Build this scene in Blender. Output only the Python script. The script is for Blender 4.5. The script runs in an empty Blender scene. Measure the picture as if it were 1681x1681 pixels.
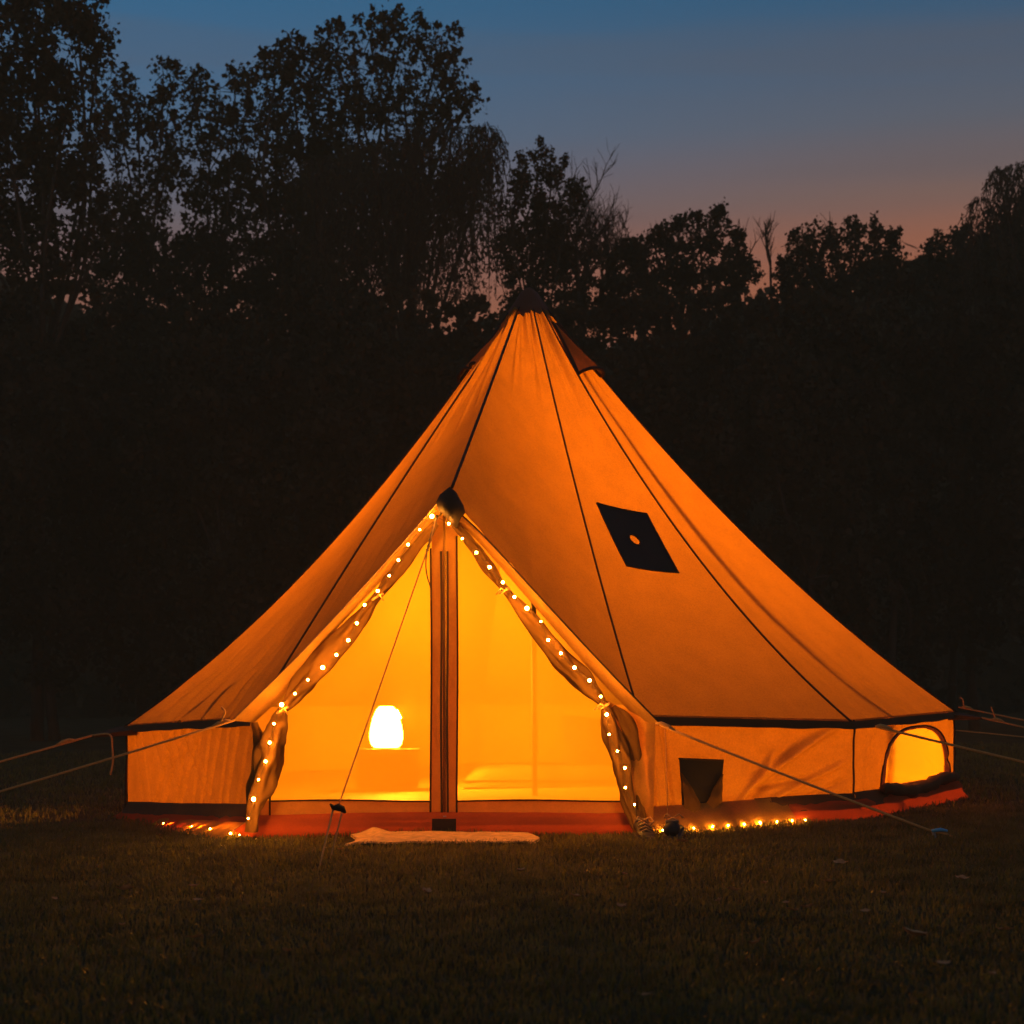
import bpy, math, random
import numpy as np
from mathutils import Vector, noise as mnoise

# ------------------------------------------------------------------ camera, sky, exposure
SC = bpy.context.scene
COL = SC.collection
F, HC, D0 = 2990.0, 0.82, 12.0          # focal length in photo pixels, eye height, metres to tent pole

def V(px, py, d):
    """point seen at photo pixel (px, py) at depth d metres from the camera"""
    return Vector(((px - 840.5) / F * d, d - D0, HC + (1107 - py) / F * d))

cam = bpy.data.cameras.new('camera')
cam.lens = F / 1681 * 36.0
cam.sensor_width = 36.0
cam.shift_y = (1107 - 840.5) / 1681
cam.clip_start, cam.clip_end = 0.1, 2000
cam.dof.use_dof = True
cam.dof.focus_distance = 9.3
cam.dof.aperture_fstop = 4.5
cam_o = bpy.data.objects.new('camera', cam)
COL.objects.link(cam_o)
cam_o.location = (0, -D0, HC)
cam_o.rotation_euler = (math.pi / 2, 0, 0)
SC.camera = cam_o

SC.view_settings.view_transform = 'Standard'
SC.view_settings.look = 'None'
SC.view_settings.exposure = 0
SC.view_settings.gamma = 1
SC.view_settings.use_curve_mapping = False
SC.render.engine = 'CYCLES'
cy = SC.cycles
cy.use_denoising = True
cy.max_bounces = 10
cy.diffuse_bounces = 6
cy.transmission_bounces = 6
cy.volume_bounces = 0
cy.transparent_max_bounces = 24
cy.sample_clamp_indirect = 8
cy.caustics_reflective = cy.caustics_refractive = False

def lin(r, g, b):
    f = lambda c: (c / 255 / 12.92) if c / 255 <= .04045 else ((c / 255 + .055) / 1.055) ** 2.4
    return (f(r), f(g), f(b), 1)

world = bpy.data.worlds.new('World')
SC.world = world
world.use_nodes = True
nt = world.node_tree
nt.nodes.clear()
N = nt.nodes.new
L = nt.links.new
tc = N('ShaderNodeTexCoord')
sep = N('ShaderNodeSeparateXYZ')
L(tc.outputs['Generated'], sep.inputs[0])
def ramp(stops):
    r = N('ShaderNodeValToRGB')
    e = r.color_ramp.elements
    while len(e) < len(stops): e.new(0.5)
    for k, (p, c) in enumerate(stops):
        e[k].position = p; e[k].color = lin(*c)
    L(sep.outputs['Z'], r.inputs[0])
    return r
# dusk sky: afterglow low on the side where the sun went down, blue above
r_away = ramp([(0, (140, 74, 42)), (.14, (158, 88, 54)), (.20, (136, 92, 78)), (.24, (100, 94, 102)), (.28, (76, 102, 130)), (.345, (48, 97, 134)), (.5, (36, 70, 102)), (1, (24, 46, 72))])
r_glow = ramp([(0, (158, 80, 42)), (.17, (176, 94, 56)), (.225, (154, 94, 70)), (.25, (122, 94, 86)), (.285, (90, 93, 104)), (.345, (48, 84, 114)), (.5, (36, 68, 98)), (1, (24, 46, 72))])
ma = N('ShaderNodeMapRange'); ma.interpolation_type = 'SMOOTHSTEP'
ma.inputs[1].default_value = -.25; ma.inputs[2].default_value = .3
L(sep.outputs['X'], ma.inputs[0])
mx = N('ShaderNodeMixRGB')
L(ma.outputs[0], mx.inputs[0]); L(r_away.outputs[0], mx.inputs[1]); L(r_glow.outputs[0], mx.inputs[2])
# opposite the sunset: muted pink belt over a dull horizon
r_back = ramp([(0, (112, 90, 78)), (.12, (122, 98, 86)), (.25, (114, 98, 92)), (.4, (84, 88, 98)), (.6, (52, 74, 98)), (1, (28, 52, 78))])
mb = N('ShaderNodeMapRange'); mb.interpolation_type = 'SMOOTHSTEP'
mb.inputs[1].default_value = .45; mb.inputs[2].default_value = -.45
L(sep.outputs['Y'], mb.inputs[0])
mx2 = N('ShaderNodeMixRGB')
L(mb.outputs[0], mx2.inputs[0]); L(mx.outputs[0], mx2.inputs[1]); L(r_back.outputs[0], mx2.inputs[2])
sky = N('ShaderNodeTexSky'); sky.sky_type = 'NISHITA'; sky.sun_disc = False
sky.sun_elevation = math.radians(-4); sky.sun_rotation = math.radians(20)
b_sky = N('ShaderNodeBackground'); b_sky.inputs['Strength'].default_value = .05
L(sky.outputs[0], b_sky.inputs['Color'])
b_dusk = N('ShaderNodeBackground'); b_dusk.inputs['Strength'].default_value = 1.2
L(mx2.outputs[0], b_dusk.inputs['Color'])
add = N('ShaderNodeAddShader'); L(b_sky.outputs[0], add.inputs[0]); L(b_dusk.outputs[0], add.inputs[1])
# thin grey bands of cloud low over the afterglow
mp_ = N('ShaderNodeMapping'); mp_.inputs['Scale'].default_value = (1.6, 1.6, 30)
L(tc.outputs['Generated'], mp_.inputs[0])
nz_ = N('ShaderNodeTexNoise'); nz_.inputs['Scale'].default_value = 1.0; nz_.inputs['Detail'].default_value = 3
L(mp_.outputs[0], nz_.inputs['Vector'])
mr_ = N('ShaderNodeMapRange'); mr_.inputs[1].default_value = .48; mr_.inputs[2].default_value = .72; mr_.inputs[3].default_value = 0; mr_.inputs[4].default_value = .45
L(nz_.outputs['Fac'], mr_.inputs[0])
mc_ = N('ShaderNodeMixRGB'); mc_.inputs[2].default_value = lin(90, 86, 92)
L(mr_.outputs[0], mc_.inputs[0]); L(mx2.outputs[0], mc_.inputs[1]); L(mc_.outputs[0], b_dusk.inputs['Color'])
wo = N('ShaderNodeOutputWorld'); L(add.outputs[0], wo.inputs[0])

rng = np.random.default_rng(7)
random.seed(7)
LAMP = 400.0            # brightness of the table lamp's shade
BULB = 560.0             # brightness of one fairy light

# ------------------------------------------------------------------ materials
def mat(name):
    m = bpy.data.materials.new(name); m.use_nodes = True
    m.node_tree.nodes.clear()
    return m, m.node_tree.nodes.new, m.node_tree.links.new

def noise_bump(N, L, scale, strength, dist=.01, detail=4):
    t = N('ShaderNodeTexCoord'); n = N('ShaderNodeTexNoise')
    n.inputs['Scale'].default_value = scale; n.inputs['Detail'].default_value = detail
    L(t.outputs['Object'], n.inputs['Vector'])
    b = N('ShaderNodeBump'); b.inputs['Strength'].default_value = strength; b.inputs['Distance'].default_value = dist
    L(n.outputs['Fac'], b.inputs['Height'])
    return n, b

def var_col(N, L, base, amt, scale, detail=5):
    """base colour with cloudy variation of its own (weave, wear)"""
    t = N('ShaderNodeTexCoord'); n = N('ShaderNodeTexNoise')
    n.inputs['Scale'].default_value = scale; n.inputs['Detail'].default_value = detail
    L(t.outputs['Object'], n.inputs['Vector'])
    r = N('ShaderNodeValToRGB')
    r.color_ramp.elements[0].position = .3; r.color_ramp.elements[1].position = .7
    r.color_ramp.elements[0].color = tuple(c * (1 - amt) for c in base[:3]) + (1,)
    r.color_ramp.elements[1].color = tuple(min(1, c * (1 + amt)) for c in base[:3]) + (1,)
    L(n.outputs['Fac'], r.inputs[0])
    return r.outputs[0]

def cloth(name, refl, trans, mix, amt=.08, scale=6, bump=.25, clear=0.0):
    """woven cloth: reflects refl, lets trans through; clear = open fraction of the weave"""
    m, N, L = mat(name)
    d = N('ShaderNodeBsdfDiffuse'); t = N('ShaderNodeBsdfTranslucent')
    ct = var_col(N, L, trans, amt, scale)
    if bump:      # slubs of the weave: thicker yarns pass less light
        tg = N('ShaderNodeTexCoord'); ng = N('ShaderNodeTexNoise'); ng.inputs['Scale'].default_value = 95; ng.inputs['Detail'].default_value = 3
        L(tg.outputs['Object'], ng.inputs['Vector'])
        rg_ = N('ShaderNodeMapRange'); rg_.inputs[1].default_value = .3; rg_.inputs[2].default_value = .7; rg_.inputs[3].default_value = .72; rg_.inputs[4].default_value = 1.16
        L(ng.outputs['Fac'], rg_.inputs[0])
        mg = N('ShaderNodeMixRGB'); mg.blend_type = 'MULTIPLY'; mg.inputs[0].default_value = 1
        L(ct, mg.inputs[1]); L(rg_.outputs[0], mg.inputs[2]); ct = mg.outputs[0]
    L(var_col(N, L, refl, amt, scale), d.inputs[0]); L(ct, t.inputs[0])
    if bump:
        n, b = noise_bump(N, L, 260, bump, .004)
        L(b.outputs[0], d.inputs['Normal']); L(b.outputs[0], t.inputs['Normal'])
    s = N('ShaderNodeMixShader'); s.inputs[0].default_value = mix
    L(d.outputs[0], s.inputs[1]); L(t.outputs[0], s.inputs[2])
    out = s
    if clear:
        tr = N('ShaderNodeBsdfTransparent')
        o2 = N('ShaderNodeMixShader'); o2.inputs[0].default_value = clear
        L(s.outputs[0], o2.inputs[1]); L(tr.outputs[0], o2.inputs[2]); out = o2
    o = N('ShaderNodeOutputMaterial'); L(out.outputs[0], o.inputs[0])
    return m

def solid(name, col, rough=.8, amt=.15, scale=8, bump=.3, bscale=60, spec=.3):
    m, N, L = mat(name)
    p = N('ShaderNodeBsdfPrincipled')
    p.inputs['Roughness'].default_value = rough
    p.inputs['Specular IOR Level'].default_value = spec
    L(var_col(N, L, col, amt, scale), p.inputs['Base Color'])
    if bump:
        n, b = noise_bump(N, L, bscale, bump, .005); L(b.outputs[0], p.inputs['Normal'])
    o = N('ShaderNodeOutputMaterial'); L(p.outputs[0], o.inputs[0])
    return m

def glow(name, col, s):
    m, N, L = mat(name)
    e = N('ShaderNodeEmission'); e.inputs[0].default_value = (*col, 1); e.inputs[1].default_value = s
    o = N('ShaderNodeOutputMaterial'); L(e.outputs[0], o.inputs[0])
    return m

def leafy(name, col, trans=.3, amt=.2, scale=1.5):
    m, N, L = mat(name)
    d = N('ShaderNodeBsdfDiffuse'); t = N('ShaderNodeBsdfTranslucent')
    c = var_col(N, L, col, amt, scale)
    L(c, d.inputs[0]); L(c, t.inputs[0])
    s = N('ShaderNodeMixShader'); s.inputs[0].default_value = trans
    L(d.outputs[0], s.inputs[1]); L(t.outputs[0], s.inputs[2])
    o = N('ShaderNodeOutputMaterial'); L(s.outputs[0], o.inputs[0])
    return m

M = {}
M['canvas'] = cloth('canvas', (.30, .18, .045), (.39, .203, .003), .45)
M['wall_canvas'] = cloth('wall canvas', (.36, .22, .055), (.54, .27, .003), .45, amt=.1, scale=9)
M['double'] = cloth('double canvas', (.36, .21, .08), (.50, .20, .03), .18, scale=14)
M['hem'] = solid('hem canvas', (.085, .04, .013), .9)
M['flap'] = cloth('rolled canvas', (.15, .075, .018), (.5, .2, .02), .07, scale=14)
M['mesh'] = cloth('insect mesh', (.4, .28, .1), (.97, .72, .10), .84, amt=.02, bump=0, clear=.31)
M['hood'] = cloth('hood canvas', (.44, .235, .05), (.6, .24, .02), .38, scale=12)
M['film'] = cloth('window film', (.4, .28, .1), (1, .66, .10), .92, amt=.02, bump=0, clear=.25)
M['open_mesh'] = cloth('open window mesh', (.4, .28, .1), (.95, .75, .2), .8, amt=.02, bump=0, clear=.97)
M['band'] = cloth('door canvas', (.42, .25, .07), (.50, .18, .01), .32, scale=12)
M['piping'] = solid('dark piping', (.03, .015, .01), .8)
M['zip'] = solid('zip tape', (.05, .025, .012), .7)
M['pvc'] = cloth('red groundsheet', (.42, .085, .03), (.65, .10, .02), .18, scale=10)
M['floor'] = solid('floor sheet', (.24, .15, .055), .7)
M['cap'] = solid('reinforcement patch', (.022, .012, .007), .7)
M['apex'] = solid('apex leather', (.13, .055, .03), .8)
M['rubber'] = solid('stove patch', (.018, .011, .006), .7)
M['rope'] = solid('rope', (.62, .33, .10), .9, scale=80)
M['metal'] = solid('galvanised', (.35, .36, .38), .4, spec=.6)
M['blue'] = solid('blue plastic', (.10, .42, .75), .4)
M['wood'] = solid('wood', (.03, .013, .004), .7, scale=12)
M['linen'] = solid('linen', (.12, .07, .02), .9, bscale=20)
M['cushion'] = solid('cushion cloth', (.14, .05, .012), .9, bscale=90)
M['shoe'] = solid('shoe leather', (.02, .016, .018), .55)
M['shoe_sole'] = solid('shoe sole', (.12, .09, .07), .8)
M['lamp'] = glow('lamp shade lit', (1, .30, .012), LAMP)
M['bulb'] = glow('fairy light lit', (1, .34, .03), BULB)
M['wire'] = solid('dark wire', (.05, .035, .02), .6)
M['bark'] = solid('bark', (.07, .05, .036), .95, bscale=25)
M['pale_bark'] = solid('pale bark', (.5, .42, .36), .9, bscale=25)
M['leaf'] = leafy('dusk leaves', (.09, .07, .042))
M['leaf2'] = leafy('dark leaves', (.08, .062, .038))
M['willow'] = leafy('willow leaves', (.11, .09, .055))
M['dry'] = solid('dry leaf', (.6, .3, .12), .85, amt=.4, scale=30)
M['mat'] = solid('woven mat', (.74, .46, .16), .95, amt=.25, scale=24, bscale=160, bump=.6)

# ------------------------------------------------------------------ builders
def link(o): COL.objects.link(o); return o

def world_loc(o):
    v = Vector((0, 0, 0))
    while o: v += o.location; o = o.parent
    return v

def obj(name, verts, faces, m, parent=None, smooth=True, loc=None, kind=None):
    """one mesh object; verts are world coordinates"""
    base = world_loc(parent) if parent else Vector((0, 0, 0))
    o_loc = Vector(loc) if loc is not None else base
    a = np.asarray([tuple(v) for v in verts] if not isinstance(verts, np.ndarray) else verts, dtype=float) - np.array(o_loc)
    me = bpy.data.meshes.new(name)
    me.from_pydata(a.tolist(), [], faces if isinstance(faces, list) else faces.tolist())
    me.materials.append(m)
    if smooth: me.shade_smooth()
    me.update()
    o = bpy.data.objects.new(name, me)
    link(o)
    if parent:
        o.parent = parent; o.location = o_loc - base
    else:
        o.location = o_loc
    if kind: o['kind'] = kind
    return o

def fast_quads(name, q, m, parent=None, loc=(0, 0, 0), kind=None, smooth=False):
    """q: (n,4,3) array of quads -> one mesh object"""
    n = len(q)
    a = (q.reshape(-1, 3) - np.array(loc)).astype(np.float32)
    me = bpy.data.meshes.new(name)
    me.vertices.add(4 * n); me.loops.add(4 * n); me.polygons.add(n)
    me.vertices.foreach_set('co', a.ravel())
    me.loops.foreach_set('vertex_index', np.arange(4 * n, dtype=np.int32))
    me.polygons.foreach_set('loop_start', np.arange(0, 4 * n, 4, dtype=np.int32))
    me.materials.append(m)
    me.update(calc_edges=True)
    o = bpy.data.objects.new(name, me); link(o)
    if parent:
        o.parent = parent; o.location = Vector(loc) - world_loc(parent)
    else:
        o.location = loc
    if kind: o['kind'] = kind
    return o

def tag(o, label, cat, group=None):
    o['label'] = label; o['category'] = cat
    if group: o['group'] = group
    return o

def thing(name, loc, label, cat, group=None):
    o = bpy.data.objects.new(name, None); link(o)
    o.location = loc; o.empty_display_size = .2
    return tag(o, label, cat, group)

class MB:
    def __init__(s): s.v = []; s.f = []
    def add(s, v, f):
        k = len(s.v); s.v += [tuple(p) for p in v]; s.f += [tuple(i + k for i in q) for q in f]
    def box(s, c, sx, sy, sz, rz=0):
        cs, sn = math.cos(rz), math.sin(rz)
        v = []
        for dz in (-.5, .5):
            for dx, dy in ((-.5, -.5), (.5, -.5), (.5, .5), (-.5, .5)):
                x, y = dx * sx, dy * sy
                v.append((c[0] + x * cs - y * sn, c[1] + x * sn + y * cs, c[2] + dz * sz))
        s.add(v, [(3, 2, 1, 0), (4, 5, 6, 7), (0, 1, 5, 4), (1, 2, 6, 5), (2, 3, 7, 6), (3, 0, 4, 7)])
    def tube(s, pts, r, n=6, cap=True):
        pts = [Vector(p) for p in pts]
        rs = r if hasattr(r, '__len__') else [r] * len(pts)
        up = Vector((0, 0, 1)); v = []; f = []
        prev = None
        for i, p in enumerate(pts):
            t = (pts[min(i + 1, len(pts) - 1)] - pts[max(i - 1, 0)])
            if t.length < 1e-9: t = Vector((0, 0, 1))
            t.normalize()
            if prev is None:
                a = t.cross(up)
                if a.length < .05: a = t.cross(Vector((1, 0, 0)))
            else:
                a = prev - t * prev.dot(t)
                if a.length < 1e-6: a = t.cross(Vector((1, 0, 0)))
            a.normalize(); prev = a; b = t.cross(a)
            for k in range(n):
                an = 2 * math.pi * k / n
                v.append(p + (a * math.cos(an) + b * math.sin(an)) * rs[i])
        for i in range(len(pts) - 1):
            for k in range(n):
                k2 = (k + 1) % n
                f.append((i * n + k, i * n + k2, (i + 1) * n + k2, (i + 1) * n + k))
        if cap:
            f.append(tuple(range(n - 1, -1, -1))); f.append(tuple((len(pts) - 1) * n + k for k in range(n)))
        s.add(v, f)
    def lathe(s, prof, c, n=20, squash=1.0):
        v = []; f = []
        for r, z in prof:
            for k in range(n):
                an = 2 * math.pi * k / n
                v.append((c[0] + r * math.cos(an), c[1] + r * squash * math.sin(an), c[2] + z))
        for i in range(len(prof) - 1):
            for k in range(n):
                k2 = (k + 1) % n
                f.append((i * n + k, i * n + k2, (i + 1) * n + k2, (i + 1) * n + k))
        f.append(tuple(range(n - 1, -1, -1))); f.append(tuple((len(prof) - 1) * n + k for k in range(n)))
        s.add(v, f)
    def build(s, name, m, parent=None, smooth=True, loc=None, kind=None):
        return obj(name, s.v, s.f, m, parent, smooth, loc, kind)

def catmull(pts, n):
    """smooth curve through lists of tuples (any dimension)"""
    P = np.array(pts, float); out = []
    P = np.vstack([2 * P[0] - P[1], P, 2 * P[-1] - P[-2]])
    for i in range(1, len(P) - 2):
        for t in np.linspace(0, 1, n, endpoint=False):
            a, b, c, d = P[i - 1:i + 3]
            out.append(.5 * ((2 * b) + (-a + c) * t + (2 * a - 5 * b + 4 * c - d) * t ** 2 + (-a + 3 * b - 3 * c + d) * t ** 3))
    out.append(P[-2])
    return np.array(out)

def grid(fn, nu, nv):
    v = [fn(i / nu, j / nv) for j in range(nv + 1) for i in range(nu + 1)]
    f = [(j * (nu + 1) + i, j * (nu + 1) + i + 1, (j + 1) * (nu + 1) + i + 1, (j + 1) * (nu + 1) + i) for j in range(nv) for i in range(nu)]
    return v, f

def gz(x, y):
    """height of the lawn"""
    s = max(-3.2, min(3.2, x))
    return .016 * s + .012 * mnoise.noise(Vector((x * .8, y * .8, 0)))

# ------------------------------------------------------------------ ground
xs = np.concatenate([np.linspace(-150, -12, 14), np.linspace(-11, 11, 89), np.linspace(12, 150, 14)])
ys = np.concatenate([np.linspace(-40, -10, 8), np.linspace(-9.75, 4, 56), np.linspace(5, 250, 30)])
gv = [(x, y, gz(x, y) if abs(x) < 12 and -10 < y < 5 else .016 * max(-3.2, min(3.2, x))) for y in ys for x in xs]
nx = len(xs)
gf = [(j * nx + i, j * nx + i + 1, (j + 1) * nx + i + 1, (j + 1) * nx + i) for j in range(len(ys) - 1) for i in range(nx - 1)]
M['soil'] = solid('lawn soil', (.075, .06, .03), .95, amt=.4, scale=3, bscale=30, spec=0)
obj('ground', gv, gf, M['soil'], kind='structure')

# ------------------------------------------------------------------ tent
TENT = thing('bell_tent', (.15, 0, 0), 'large cream canvas bell tent glowing orange on the lawn', 'tent')
AX = Vector((.11, 0, 3.215))
WALL = {'A': (-2.31, -1.05), 'B': (-1.33, -2.6), 'C': (.65, -2.7), 'D': (1.85, -2.12), 'E': (2.75, -.65),
        'F': (2.62, 1.3), 'G': (1.45, 2.55), 'H': (-.25, 2.75), 'I': (-1.65, 2.0), 'J': (-2.42, .55)}
ORDER = 'ABCDEFGHIJ'
EAVE = {'A': V(207, 1193, 10.95), 'B': V(415, 1180, 9.4), 'C': V(1050, 1178, 9.3), 'D': V(1397, 1186, 9.85), 'E': V(1570, 1170, 11.35)}
for k in 'FGHIJ':
    x, y = WALL[k]
    o = Vector((x - .15, y, 0)); o.normalize()
    EAVE[k] = Vector((x, y, .56)) + o * .06
KS = {'A': .37, 'B': -.06, 'C': .14, 'D': .37, 'E': .30}
PEAK = V(738, 812, 9.22)

def ring_pt(e):
    d = e - AX; d.z = 0; d.normalize()
    return AX + d * .125

def seam(k, t, lift=0.0):
    if k == 'P':
        a = AX + (V(850, 512, 11.9) - AX) * 1.0
        p = a + (PEAK - a) * t
        s = t + .03 * t * (1 - t)
        p.z = a.z + (PEAK.z - a.z) * s
        return p
    e = EAVE[k]; a = ring_pt(e); kk = KS.get(k, .33)
    p = a + (e - a) * t
    p.z = a.z + (e.z - a.z) * (t + kk * t * (1 - t))
    return p

cr = random.Random(21)
CREASE = {('A', 'B'): [(.08 + .085 * i + cr.uniform(-.03, .03), .70 + cr.uniform(0, .14) + .012 * i, 1.0, cr.uniform(.016, .034), cr.choice((-1, 1, 1)) * cr.uniform(.008, .018), cr.uniform(-.25, .1)) for i in range(10)]
          + [(cr.uniform(.1, .9), 0.0, cr.uniform(.12, .3), .02, cr.choice((-1, 1)) * .009, 0) for i in range(4)],
          ('D', 'E'): [(.15 + .11 * i + cr.uniform(-.03, .03), .74 + cr.uniform(0, .12), 1.0, cr.uniform(.015, .03), cr.choice((-1, 1)) * cr.uniform(.006, .012), cr.uniform(-.1, .2)) for i in range(8)],
          ('B', 'P'): [(cr.uniform(.08, .92), 0.0, cr.uniform(.15, .5), .022, cr.choice((-1, 1)) * cr.uniform(.006, .012), cr.uniform(-.1, .1)) for i in range(7)],
          ('P', 'C'): [(cr.uniform(.08, .92), 0.0, cr.uniform(.12, .38), .020, cr.choice((-1, 1)) * cr.uniform(.005, .011), cr.uniform(-.1, .1)) for i in range(7)],
          ('C', 'D'): [(cr.uniform(.1, .9), 0.0, cr.uniform(.1, .3), .02, cr.choice((-1, 1)) * cr.uniform(.005, .010), cr.uniform(-.1, .1)) for i in range(5)]}

def roof_fn(k1, k2, sag, wr_e, wr_t, seed):
    def fn(u, t):
        a, b = seam(k1, t), seam(k2, t)
        p = a.lerp(b, u)
        t2 = min(1, t + .01)
        dt = seam(k1, t2).lerp(seam(k2, t2), u) - seam(k1, t - .01).lerp(seam(k2, t - .01), u)
        n = (b - a).cross(dt)
        if n.length < 1e-9: return p
        n.normalize()
        if n.z < 0: n = -n
        w = (b - a).length
        env = math.sin(math.pi * u) ** .7 if 0 < u < 1 else 0
        h = -sag * 4 * u * (1 - u) * (4 * t * (1 - t)) * min(w, 1.2)
        for uc, ta, tb, wd, am, dr in CREASE.get((k1, k2), ()):
            if ta - .06 < t < tb + .06:
                f_ = min(1, (t - ta + .06) / .12) * min(1, (tb + .06 - t) / .12)
                h += (3.4 if k1 == 'A' else 1.1 if k1 == 'D' else 2.2) * env * am * max(0, f_) * math.exp(-((u - uc - dr * (t - .8)) * w / wd) ** 2)
        if k1 in 'AD' and t > .66:
            pe = ((t - .66) / .34) ** .8
            fade = (1 - u) ** .6 if k1 == 'A' else .45 * u
            ph = 2 * math.pi * (15 * u - (3.2 if k1 == 'A' else -2) * (t - 1) + .9 * mnoise.noise(Vector((u * 4, t * 3, 2))))
            h += env * pe * fade * .0085 * math.sin(ph) * (.55 + .9 * abs(mnoise.noise(Vector((u * 7, t * 2.5, 6)))))
        lo = max(0, (t - .62) / .38)
        hi = max(0, (.45 - t) / .45)
        q = mnoise.noise(Vector((u * 9 + seed, t * 1.6, seed * 1.3))) + .6 * mnoise.noise(Vector((u * 21 + seed, t * 2.2, 3.1 + seed)))
        h += env * wr_e * lo ** 1.3 * q
        q2 = mnoise.noise(Vector((u * 6 + seed * 2, t * 1.2, 8 + seed))) + .5 * mnoise.noise(Vector((u * 13 + seed, t * 1.5, 5 + seed)))
        h += env * wr_t * hi * q2
        h += env * .010 * mnoise.noise(Vector((p.x * 1.6, p.y * 1.6, p.z * 1.6 + seed)))
        return p + n * h
    return fn

# roof panels: ring of seams, the door peak seam P between B and C
RING = ['A', 'B', 'P', 'C', 'D', 'E', 'F', 'G', 'H', 'I', 'J']
WRK = {('A', 'B'): .075, ('B', 'P'): .03, ('P', 'C'): .018, ('C', 'D'): .016, ('D', 'E'): .04}
for i, k1 in enumerate(RING):
    k2 = RING[(i + 1) % len(RING)]
    front = (k1, k2) in WRK
    nu_ = {('A', 'B'): 130, ('D', 'E'): 110}.get((k1, k2), 64)
    v, f = grid(roof_fn(k1, k2, .035 if front else .05, WRK.get((k1, k2), .03), .022, i * 3.7), nu_ if front else 20, 80 if front else 24)
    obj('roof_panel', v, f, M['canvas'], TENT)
for k in RING:
    b = MB()
    w = .0088 if k == 'P' else .0062
    n0 = .97 if k == 'P' else 1.0
    pts = []
    for t in np.linspace(0.0, n0, 40):
        p = seam(k, float(t)); o = Vector((p.x - AX.x, p.y, .8)); o.normalize()
        pts.append(p + o * .006)
    b.tube(pts, w, 6)
    b.build('seam_piping', M['piping'], TENT)

# apex cap and top vents
b = MB()
prof = [(.155, -.05), (.15, -.02), (.13, .02), (.09, .075), (.055, .13), (.025, .155), (.006, .165)]
v = []; f = []; n = 24
for r, z in prof:
    for k in range(n):
        an = 2 * math.pi * k / n
        rr = r * (1 + .05 * math.sin(5 * an + 1)); zz = z + (.02 * math.sin(4 * an + .7) if z < 0 else 0)
        v.append((AX.x + rr * math.cos(an), AX.y + rr * math.sin(an), AX.z - .01 + zz))
for i in range(len(prof) - 1):
    for k in range(n):
        f.append((i * n + k, i * n + (k + 1) % n, (i + 1) * n + (k + 1) % n, (i + 1) * n + k))
b.add(v, f)
b.build('apex_cap', M['apex'], TENT)

def vent(k1, k2, u0, u1, t0, t1, rise):
    """hooded vent: canvas tunnel flaring away from the roof, open at its lower end"""
    fn = roof_fn(k1, k2, .03, 0, 0, 1)
    def surf(u, w):
        t = t0 + (t1 - t0) * w
        uu = (u0 + u1) / 2 + (u - .5) * (u1 - u0) * (.35 + .65 * w)
        p = fn(uu, t)
        o = Vector((p.x - AX.x, p.y, 0)); o.normalize(); o = (o + Vector((0, 0, .75))).normalized()
        return p + o * (rise * w ** 1.1 * math.sin(math.pi * u) ** .6 + .006)
    v, f = grid(surf, 18, 14)
    hood = obj('vent_hood', v, f, M['canvas'], TENT)
    b = MB(); b.tube([surf(u, 1.0) for u in np.linspace(0, 1, 19)], .011, 6)
    b.build('vent_edge', M['piping'], hood)
    b = MB(); b.tube([surf(0.0, w) for w in np.linspace(0, 1, 15)], .012, 6); b.tube([surf(1.0, w) for w in np.linspace(0, 1, 15)], .012, 6)
    b.build('vent_binding', M['piping'], hood)
    return hood
vent('D', 'E', .02, .98, .03, .138, .075)
vent('A', 'B', -.12, .55, .03, .135, .045)
vent('I', 'J', .1, .9, .03, .16, .08)
vent('F', 'G', .1, .9, .03, .16, .08)

# ---- walls
ZA = {'A': -.085, 'J': -.03, 'B': .0}
def zadj(k1, k2, u): return ZA.get(k1, 0) * (1 - u) + ZA.get(k2, 0) * u
def wall_pts(k1, k2):
    (x1, y1), (x2, y2) = WALL[k1], WALL[k2]
    zb, zt = .105, .03
    a, b = Vector((x1, y1, 0)), Vector((x2, y2, 0))
    e1, e2 = EAVE[k1], EAVE[k2]
    return (Vector((x1, y1, zb + gz(x1, y1) + ZA.get(k1, 0))), Vector((x2, y2, zb + gz(x2, y2) + ZA.get(k2, 0))), Vector((x2, y2, e2.z + .015)), Vector((x1, y1, e1.z + .015)))

wr = random.Random(5)
WCREASE = {('A', 'B'): [(.22 + .072 * i + wr.uniform(-.015, .015), wr.uniform(-.1, .15), .40 + .062 * i + wr.uniform(-.02, .02), wr.uniform(.85, 1.05), wr.uniform(.010, .017), -wr.uniform(.007, .013)) for i in range(10)]
                      + [(.04 + .075 * i + wr.uniform(-.02, .02), 1, .13 + .10 * i + wr.uniform(-.02, .02), wr.uniform(-.1, .2), wr.uniform(.009, .015), -wr.uniform(.006, .012)) for i in range(7)],
           ('C', 'D'): [(.46 + .03 * i, .05 + .09 * i, .60 + .08 * i, .55 + .09 * i, wr.uniform(.016, .03), wr.choice((-1, 1)) * wr.uniform(.010, .018)) for i in range(5)]
                      + [(.10, .9, .15, .1, .014, -.012), (.05, .8, .08, .0, .012, .012), (.55, .2, .75, .3, .014, -.014), (.6, .05, .98, .5, .018, .013), (.75, .02, .99, .3, .016, -.010), (.48, .0, .64, .35, .02, -.012)],
           ('D', 'E'): [(.03, 0, .10, .9, .014, .012), (.12, .1, .2, .9, .012, -.012), (.2, .0, .27, .6, .012, .010), (.93, .1, .96, .9, .01, -.010), (.4, .3, .55, .8, .02, .005), (.6, .2, .75, .8, .02, -.005)]}

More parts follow.
